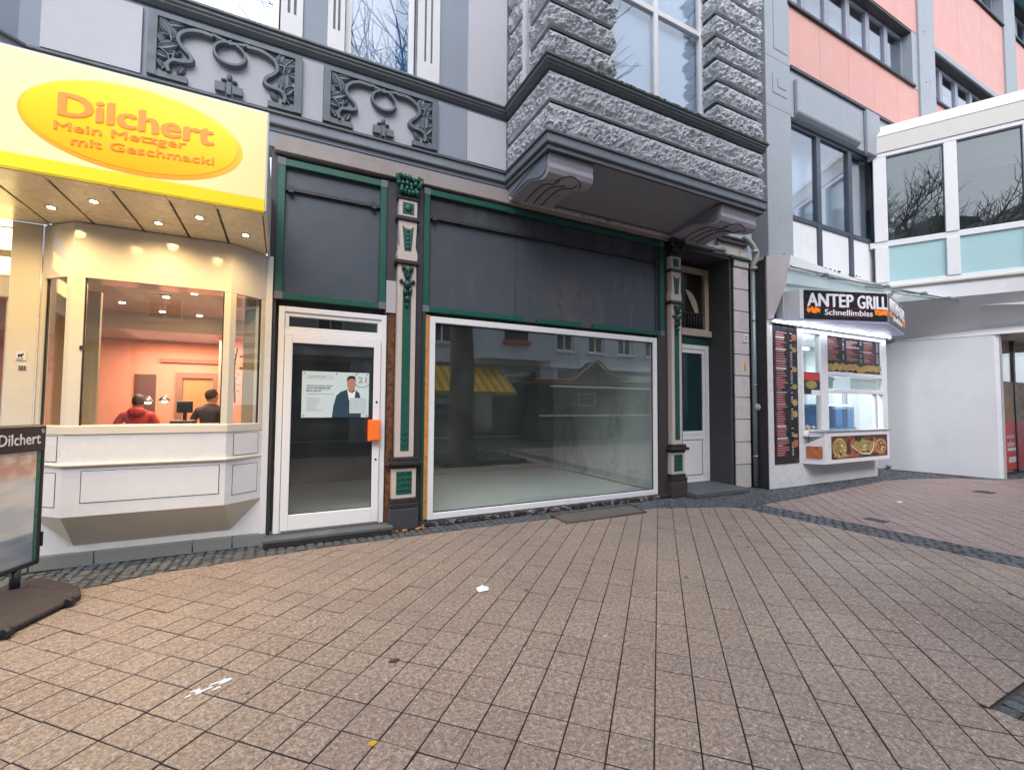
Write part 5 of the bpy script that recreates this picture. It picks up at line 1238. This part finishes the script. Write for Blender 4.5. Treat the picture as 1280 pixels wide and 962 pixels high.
qx('red_box', mat('red_tin', (.5, .03, .02), .4), 11.9, 12.15, 1.25, 1.45, 1.9, 2.02)
qx('tube_lamp', emis('tube_white', (.8, .95, 1), 7), 9.7, 10.9, .3, .36, 2.92, 2.97)
l6 = bpy.data.lights.new('kiosk_light', 'AREA'); l6.energy = 48; l6.color = (.80, .93, 1); l6.size = 1.5
lo = bpy.data.objects.new('kiosk_light', l6); C.objects.link(lo); lo.location = (11.3, .7, 3.15)
dc = thing('display_case', 'blue lit glass display case standing in the serving window', 'display case', (11.0, 0, 1.1))
MB().box(10.5, 11.75, -.22, .25, 1.10, 1.14).box(10.5, 11.75, .2, .25, 1.14, 1.62).box(10.5, 11.75, -.1, .25, 1.62, 1.66).build('carcass', mat('case_blue', (.10, .28, .50), .3), dc, bevel=.006)
MB().box(10.5, 11.7, -.21, -.20, 1.14, 1.60).build('front_glass', glass('blue_glass', (.35, .6, .85), 1.5, .05), dc)
MB().box(10.55, 11.7, -.12, -.09, 1.635, 1.645).build('lamp', emis('case_lamp', (.8, .9, 1), 5), dc)
tr = MB(); rr = random.Random(4)
for k in range(26): tr.ball((9.62 + rr.random() * .55, Y + .1 + rr.random() * .2, 1.13 + rr.random() * .05), (.04, .03, .03), 7, 5, k % 3)
o = tr.build('meat_tray', [mat('meat_red', (.4, .08, .05), .4), mat('meat_pale', (.6, .4, .3), .4), mat('meat_white', (.7, .65, .6), .4)], label='row of raw meat skewers on display behind narrow kiosk pane', cat='meat')
# food poster materials
def menu_lines(parent, x0, x1, z0, z1, y, cols, rows, ink, red, seed=1):
    rr = random.Random(seed); a = MB(); b = MB(); w = (x1 - x0) / cols; h = (z1 - z0) / rows
    for c_ in range(cols):
        r_ = 0
        while r_ < rows:
            z_ = z1 - h * (r_ + 1)
            if rr.random() < .12: a.box(x0 + w * c_ + .02 * w, x0 + w * c_ + w * rr.uniform(.5, .85), y - .002, y, z_ + h * .1, z_ + h * .75, 0)
            else:
                a.box(x0 + w * c_ + w * .04, x0 + w * c_ + w * rr.uniform(.3, .68), y - .002, y, z_ + h * .3, z_ + h * .62, 1 if rr.random() < .8 else 0)
                if rr.random() < .75: a.box(x0 + w * (c_ + .82), x0 + w * (c_ + .93), y - .002, y, z_ + h * .3, z_ + h * .65, 0)
            r_ += 1
    return a.build('menu_print', [ink, red], parent)
ink = mat('menu_white_ink', (.62, .60, .62), .5); redi = mat('menu_red_ink', (.50, .30, .30), .5); redp = mat('menu_red_panel', (.17, .018, .02), .4, .2, 8); blk = mat('menu_black', (.018, .018, .022), .25)
fy = mat('food_yellow', (.50, .34, .12), .6, .6, 30, dirt_or_shade=(.22, .08, .03), damt=.9, dscale=22, dthr=.48); fg = mat('food_green', (.36, .30, .09), .6, .5, 28, dirt_or_shade=(.12, .14, .03), damt=.9, dscale=26, dthr=.48); fo = mat('food_orange', (.45, .14, .05), .6, .6, 30, dirt_or_shade=(.12, .02, .015), damt=.9, dscale=20, dthr=.48)
mnu = thing('tall_menu_board', 'tall narrow black and red menu board beside the kiosk window', 'menu board', (8.97, -.34, .47))
MB().box(8.59, 9.36, -.345, -.331, .47, 3.20).build('board', blk, mnu)
for a_, b_ in ((.62, .95), (1.02, 1.5), (1.55, 1.9), (1.98, 2.2), (2.3, 2.62), (2.68, 3.05)): MB().box(8.63, 8.93, -.3475, -.345, a_, b_).build('red_panel', redp, mnu)
menu_lines(mnu, 8.64, 9.22, .62, 3.10, -.348, 1, 52, ink, redi)
mb = MB()
for z_, r_, m in ((3.0, .09, 2), (2.35, .07, 0), (2.0, .07, 1), (1.68, .09, 0), (1.45, .09, 0), (.86, .10, 2), (2.75, .07, 1), (1.02, .05, 0)): mb.ell(9.24, z_, .085, r_ * .8, -.352, -.3485, 9, m)
mb.build('dish_picture', [fy, fg, fo], mnu)
mn2 = thing('window_menu_board', 'wide dark menu board with food pictures above the serving window', 'menu board', (11.6, -.3, 2.36))
MB().box(10.47, 12.69, -.30, -.29, 2.365, 3.14).build('board', blk, mn2)
for k in range(3): MB().box(10.52 + k * .74, 10.9 + k * .74, -.303, -.301, 2.62, 3.08).build('red_panel', redp, mn2)
menu_lines(mn2, 10.5, 12.66, 2.62, 3.12, -.304, 3, 13, ink, redi, 3)
mb = MB(); rr = random.Random(9)
for k in range(17): mb.ell(10.6 + k * .125, 2.46 + rr.uniform(-.02, .05), .11, .075, -.306 - .0008 * k, -.302 - .0008 * k, 12, rr.choice((0, 0, 1, 0)))
mb.build('dish_picture', [fy, fg, fo], mn2)
ab2 = thing('small_food_sticker', 'small red and black food sticker on the narrow kiosk pane', 'sticker', (9.9, -.31, 1.9))
MB().box(9.585, 10.19, Y + .02, Y + .028, 1.86, 2.32).build('sheet', blk, ab2); MB().box(9.60, 10.18, Y + .017, Y + .0195, 2.16, 2.30).build('red_band', mat('bright_red_print', (.6, .04, .03), .4), ab2)
MB().ell(9.88, 2.06, .2, .085, Y + .015, Y + .0195, 16).build('dish_picture', fg, ab2); MB().box(9.88, 10.19, Y + .013, Y + .019, 1.84, 1.95).build('price_tag', G['paper'], ab2)
fb = thing('food_banner', 'landscape banner of pizza and salad pictures on the counter front', 'banner', (11.1, -.61, .52))
MB().box(9.985, 12.195, -.612, -.606, .53, .985).build('sheet', mat('banner_dark', (.06, .02, .02), .4, .4, 6, dirt_or_shade=(.5, .10, .02), damt=.9, dscale=4.5, dthr=.5), fb)
def disc(x_, z_, a, b, m, k, nm='dish_picture'): return MB().ell(x_, z_, a, b, -.614 - .0012 * k, -.6125 - .0012 * k, 26).build(nm, m, fb)
disc(10.29, .76, .26, .20, fy, 0); disc(10.29, .76, .20, .155, fg, 1); disc(10.35, .58, .28, .045, fy, 2)
disc(11.92, .74, .24, .17, fy, 0); disc(11.92, .74, .18, .12, fo, 1)
MB().prism([(10.75, .78), (10.95, .90), (11.1, .93), (11.5, .86), (11.62, .84), (11.55, .68), (11.35, .60), (11.1, .62)], 'y', -.616, -.613).build('dish_picture', fg, fb)
MB().ribbon([(10.72, .79), (10.95, .66), (11.15, .60), (11.45, .585), (11.58, .68), (11.64, .84)], .025, -.622, -.617).build('plate_rim', G['paper'], fb)
MB().ell(11.02, .92, .10, .055, -.6215, -.6165, 16).build('dish_picture', G['dkroom'], fb)
MB().prism([(10.68, .85), (10.85, .95), (10.92, .8), (10.85, .68), (10.72, .66)], 'y', -.6125, -.6122).prism([(11.55, .62), (11.62, .95), (11.75, .92), (11.72, .6)], 'y', -.6125, -.6122).prism([(10.6, .55), (10.8, .7), (11.0, .56)], 'y', -.6125, -.6122).build('tomato_picture', fo, fb)
tp = MB(); rr = random.Random(14)
for k in range(90):
    cx_, cz_, ra_, rb_ = rr.choice(((10.29, .76, .19, .14), (11.92, .74, .16, .11), (11.3, .74, .22, .09), (11.2, .66, .3, .04), (10.35, .58, .25, .03)))
    a = rr.random() * 6.28; q_ = rr.random() ** .5; r_ = rr.uniform(.012, .03)
    tp.ell(cx_ + ra_ * q_ * math.cos(a), cz_ + rb_ * q_ * math.sin(a), r_ * 1.5, r_, -.6232 - .00004 * k, -.617, 7, rr.randrange(5))
tp.build('topping_print', [fy, fg, fo, mat('topping_cream', (.62, .52, .36), .6), mat('topping_brown', (.12, .05, .03), .6)], fb, kind='stuff')
MB().prism([(9.53, -.385), (9.70, -.60), (9.695, -.605), (9.525, -.39)], 'z', .56, .80).build('side_picture', fo, fb)
# ANTEP GRILL sign: two faces of a wedge
gs = thing('grill_sign', 'wedge shaped black sign with white letters and flames above the kiosk', 'sign', (10.9, -1.0, 3.3))
F0, F1, F2 = Vector((9.09, -.63)), Vector((10.91, -1.25)), Vector((12.91, -.70))
MB().prism([(9.02, -.30), tuple(F0 + Vector((-.06, .02))), tuple(F0), tuple(F1), tuple(F2), (12.91, -.30)], 'z', 3.335, 3.93).build('sign_box', G['whitew'], gs)
def face(P0, P1):
    d = (P1 - P0); L = d.length; d /= L; return Matrix(((d.x, -d.y, 0, P0.x), (d.y, d.x, 0, P0.y), (0, 0, 1, 0), (0, 0, 0, 1))), L
flame = emis('flame_print', (.85, .22, .015), .12)
for (Pa, Pb, nm, ml) in ((F0, F1, 'front_face', blk), (F1, F2, 'side_face', mat('grey_sign_face', (.16, .17, .18), .2))):  # side face coloured greyer than the black front
    T, L = face(Pa, Pb)
    mb = MB(); mb.T = T; mb.box(.02, L - .02, -.012, -.002, 3.335, 3.90); fc = mb.build(nm, ml, gs)
    lt = emis('sign_white_letters', (.80, .76, .84), .06)
    text('ANTEP', 'lettering', lt, fc, .09 * L / 1.92, 3.585, -.013, .27, .53 * L, .012, T=T, bold=.028); text('GRILL', 'lettering', lt, fc, .63 * L, 3.575, -.013, .27, .35 * L, .012, T=T, bold=.028)
    text('Schnellimbiss', 'lettering', lt, fc, .245 * L, 3.42, -.013, .12, .56 * L, .006, T=T, bold=.012)
    mb = MB(); mb.T = T; rr = random.Random(6)
    for c_ in (.115, .905):
        for k in range(26):
            x_ = L * (c_ + rr.uniform(-.065, .065)); z_ = 3.44 + rr.random() * .07; mb.prism([(x_ - .018, z_), (x_ + .018, z_), (x_ + .022, z_ + .03), (x_ + rr.uniform(-.03, .03), z_ + .05 + rr.random() * .06), (x_ - .022, z_ + .03)], 'y', -.0145 - k * .0003, -.0125 - k * .0003)
    mb.build('flame_graphic', flame, fc)
    mb = MB(); mb.T = T; mb.box(.2 * L, .82 * L, -.0137, -.0125, 3.565, 3.572).box(.25 * L, .8 * L, -.0137, -.0125, 3.395, 3.402); mb.build('red_line', mat('sign_red_line', (.35, .03, .02), .4), fc)
# glass canopy over the kiosk
cn = thing('glass_canopy', 'clear glass canopy on thin rods above the kiosk sign', 'canopy', (12, -1, 4.3))
ca, cb_ = Vector((9.2, -.4, 4.62)), Vector((10.0, -1.35, 4.16)); e0 = Vector((15.0, -1.15, 4.32))
MB().add([(9.1, -.33, 4.42), (9.0, -.95, 4.12), (15.2, -1.35, 4.12), (13.2, -.33, 4.42), (9.1, -.33, 4.432), (9.0, -.95, 4.132), (15.2, -1.35, 4.132), (13.2, -.33, 4.432)], [(0, 1, 2, 3), (7, 6, 5, 4), (0, 4, 5, 1), (1, 5, 6, 2), (2, 6, 7, 3), (3, 7, 4, 0)]).build('glass_sheet', G['gcan'], cn)
mb = MB().tube([(9.0, -.96, 4.11), (15.2, -1.36, 4.11)], .014, 6).tube([(9.1, -.40, 4.44), (13.3, -.42, 4.43)], .022, 6)
for x_ in (10.5, 12, 13.2): mb.tube([(x_, -.35, 4.40), (x_ + .5, -1.1, 4.13)], .012, 5)
mb.build('rod', G['metal'], cn)
for x_ in (9.2, 11.2, 12.6, 13.6, 14.5, 15.15):
    MB().box(x_ - .05, x_ + .05, -1.03 - (x_ - 9) * .062, -.92 - (x_ - 9) * .062, 4.09, 4.15).build('clamp', G['mull'], cn, bevel=.01)

# ------------------------------------------------------------------ the other side of the street (seen in the panes)
def house(x0, x1, h, col, label, floors=3, n=4, z0=3.6, dep=8, Yf=-13.5, trim=None):
    H_ = thing('town_house', label, 'house', ((x0 + x1) / 2, Yf, 0))
    wm_ = mat('house_wall', col, .85, .08, 1)
    fh = (h - z0) / floors; w = (x1 - x0) / n
    mb = MB(); ww = 1.05
    for f_ in range(floors):
        zb = z0 + fh * f_; xa = x0
        for k in range(n):
            c_ = x0 + w * (k + .5); mb.box(xa, c_ - ww / 2, Yf - .3, Yf, zb, zb + fh); mb.box(c_ - ww / 2, c_ + ww / 2, Yf - .3, Yf, zb, zb + .8); mb.box(c_ - ww / 2, c_ + ww / 2, Yf - .3, Yf, zb + fh - .45, zb + fh); xa = c_ + ww / 2
        mb.box(xa, x1, Yf - .3, Yf, zb, zb + fh)
    mb.box(x0, x1, Yf - dep, Yf - .3, z0, h)
    mb.box(x0, x1, Yf - dep, Yf - .5, 0, z0).box(x0, x0 + .5, Yf - .5, Yf, 0, z0).box(x1 - .5, x1, Yf - .5, Yf, 0, z0)
    mb.build('wall', wm_, H_)
    MB().box(x0, x1, Yf - .02, Yf + .12, z0 - .1, z0 + .12).box(x0, x1, Yf - .02, Yf + .2, h - .1, h + .25).build('cornice', trim or G['stonew'], H_)
    MB().prism([(Yf + .2, h + .25), (Yf - dep, h + .25), (Yf - dep + 3, h + 2.2), (Yf - 2.5, h + 2.2)], 'x', x0, x1).build('roof', G['dkline'], H_)
    MB().box(x0 + .5, x1 - .5, Yf - .48, Yf - .45, .1, z0 - .3).build('shop_window', G['gannex'], H_)
    for f_ in range(floors):
        for k in range(n):
            c_ = x0 + w * (k + .5); zb = z0 + fh * f_ + .8; zt = z0 + fh * (f_ + 1) - .45
            wn = MB().frame(c_ - ww / 2, c_ + ww / 2, zb, zt, .08, -.0, .08).box(c_ - .03, c_ + .03, .0, .08, zb + .08, zt - .08)
            for i in range(len(wn.v)): wn.v[i] = Vector((wn.v[i].x, Yf - .2 + wn.v[i].y, wn.v[i].z))
            wn = wn.build('window', G['whitew'], H_); MB().box(c_ - ww / 2 + .05, c_ + ww / 2 - .05, Yf - .22, Yf - .205, zb, zt).build('pane', G['dkroom'], wn)
            MB().box(c_ - ww / 2 - .1, c_ + ww / 2 + .1, Yf, Yf + .1, zb - .1, zb).box(c_ - ww / 2 - .08, c_ + ww / 2 + .08, Yf + .002, Yf + .06, zt, zt + .15).build('sill', trim or G['stonew'], H_)
    return H_
house(-26, -15, 11, (.36, .37, .38), 'dull grey town house farthest left across the street', n=5)
house(-15, -5, 11.5, (.42, .39, .36), 'brownish town house left of centre across the street', n=4)
house(-5, 3, 10, (.28, .30, .32), 'dark grey town house across the street behind the camera', n=3)
Hs = house(3, 12, 10, (.46, .52, .58), 'blue grey house with yellow awning across the street', n=4)
MB().box(7.9, 11.6, -13.49, -12.5, 3.7, 8.5).build('bay', bpy.data.materials['house_wall.003'], Hs)
MB().box(9.0, 10.2, -12.49, -12.45, 4.6, 6.2).build('bay_window', G['dkroom'], Hs); MB().box(8.9, 10.3, -12.5, -12.3, 4.4, 4.55).build('flower_box', mat('red_flowers', (.45, .08, .04), .8, .5, 20), Hs)
house(12, 22, 10.5, (.44, .52, .60), 'pale blue house behind the gabled hut across the street', n=5, trim=G['whitew'])
house(22, 36, 11, (.3, .3, .28), 'plain grey block far right across the street', n=6)
aw = thing('striped_awning', 'yellow striped awning over the shop across the street', 'awning', (7, -12.5, 2.1))
for k in range(26):
    a = 3.9 + k * .205
    MB().loft([(a, -13.5, 3.35), (a + .203, -13.5, 3.35), (a + .203, -13.5, 3.32), (a, -13.5, 3.32)], [(a, -11.7, 2.16), (a + .203, -11.7, 2.16), (a + .203, -11.7, 2.13), (a, -11.7, 2.13)]).build('stripe', mat('awning_yellow', (.70, .42, .03), .7) if k == 0 else (bpy.data.materials['awning_yellow'] if k % 2 == 0 else (mat('awning_ochre', (.42, .24, .02), .7) if k == 1 else bpy.data.materials['awning_ochre'])), aw)
MB().box(3.9, 9.23, -11.72, -11.68, 1.98, 2.15).build('valance', mat('awning_green', (.16, .22, .03), .7), aw)
ht = thing('gabled_hut', 'dark wooden sales hut with small gable and white awning rail', 'hut', (13, -12, 0))
MB().box(10.2, 17, -12.8, -11.4, 0, 2.55).build('body', mat('hut_dark', (.055, .06, .05), .8), ht)
MB().box(9.9, 17.4, -12.9, -11.0, 2.55, 2.66).build('roof', mat('hut_roof', (.20, .09, .06), .7), ht)
MB().prism([(11.9, 2.66), (14.4, 2.66), (13.15, 3.66)], 'y', -11.9, -11.1).build('gable', G['dkline'], ht)
mb = MB().tube([(9.8, -11.05, 2.72), (11.8, -11.05, 2.72), (13.15, -11.05, 3.74), (14.5, -11.05, 2.72), (17.3, -11.05, 2.72)], .06, 6); mb.build('barge_board', mat('barge_red', (.35, .15, .10), .7), ht)
MB().tube([(10.5, -10.95, 2.42), (17.2, -10.95, 2.42)], .05, 8).build('awning_rail', G['whitew'], ht)
MB().frame(12.3, 13.3, 1.55, 2.15, .06, -11.42, -11.38).build('notice_frame', G['stonew'], ht); MB().box(10.2, 17, -11.42, -11.3, 1.08, 1.16).build('counter', G['whitew'], ht)
bd_ = thing('tree_bed', 'low planted tree bed with shrubs right of the camera', 'flower bed', (4.9, -6.2, 0))
MB().box(3.7, 6.1, -7.5, -5.1, -.015, .10).build('soil', mat('soil', (.03, .022, .015), .95), bd_)
mb = MB(); rr = random.Random(12)
for k in range(1500):
    c_ = Vector((3.8 + rr.random() * 2.2, -7.4 + rr.random() * 2.2, .1 + rr.random() ** 1.5 * .55)); a = rr.random() * 6.28; d_ = Vector((math.cos(a), math.sin(a), rr.uniform(-.2, .8))) * rr.uniform(.05, .1); n2 = Vector((-d_.y, d_.x, .01)) * .35
    mb.add([c_, c_ + d_ * .5 + n2, c_ + d_, c_ + d_ * .5 - n2], [(0, 1, 2, 3)])
mb.build('shrub_leaves', mat('shrub_green', (.05, .11, .02), .7, .4, 6), bd_, kind='stuff')
tr_ = thing('bare_tree', 'bare street tree with thick trunk right of the camera', 'tree', (4.35, -5.6, 0))
MB().tube([(4.35, -5.6, 0), (4.36, -5.6, .3), (4.33, -5.6, 1.2), (4.38, -5.62, 2.6), (4.32, -5.7, 4.2), (4.4, -5.7, 5.6)], [.47, .38, .34, .33, .30, .26], 18).build('trunk', mat('bark', (.075, .06, .048), .95, .35, 6, bump=1, bscale=14, stretch=(1, 1, .2)), tr_)
br = MB(); rr = random.Random(17)
def grow(p, d, r, lv):
    L = (2.5, 1.9, 1.4, .95, .6)[lv] * rr.uniform(.8, 1.2); pts = [p]; q_ = p.copy()
    for k in range(3):
        d = (d + Vector((rr.gauss(0, .16), rr.gauss(0, .16), rr.gauss(.04, .1)))).normalized(); q_ = q_ + d * L / 3; pts.append(q_.copy())
    br.tube(pts, [r, r * .88, r * .76, r * .62], 5 if lv > 1 else 8)
    if lv >= 4: return
    for k in range((4, 4, 4, 5)[lv]):
        i = rr.choice((1, 2, 3, 3)); nd = (d + Vector((rr.gauss(0, .6), rr.gauss(0, .6), rr.gauss(.1, .4)))).normalized()
        if nd.z < -.1: nd.z = .2
        if pts[i].y > -2.8: nd.y = -abs(nd.y)
        grow(pts[i], nd, r * (.56 if i < 3 else .55), lv + 1)
for k in range(7):
    a = 2 * math.pi * k / 7 + .4; grow(Vector((4.36, -5.68, 5.2 + .08 * k)), Vector((math.cos(a) * .55, math.sin(a) * .55, .85)).normalized(), .10, 0)
br.build('branches', bpy.data.materials['bark'], tr_)
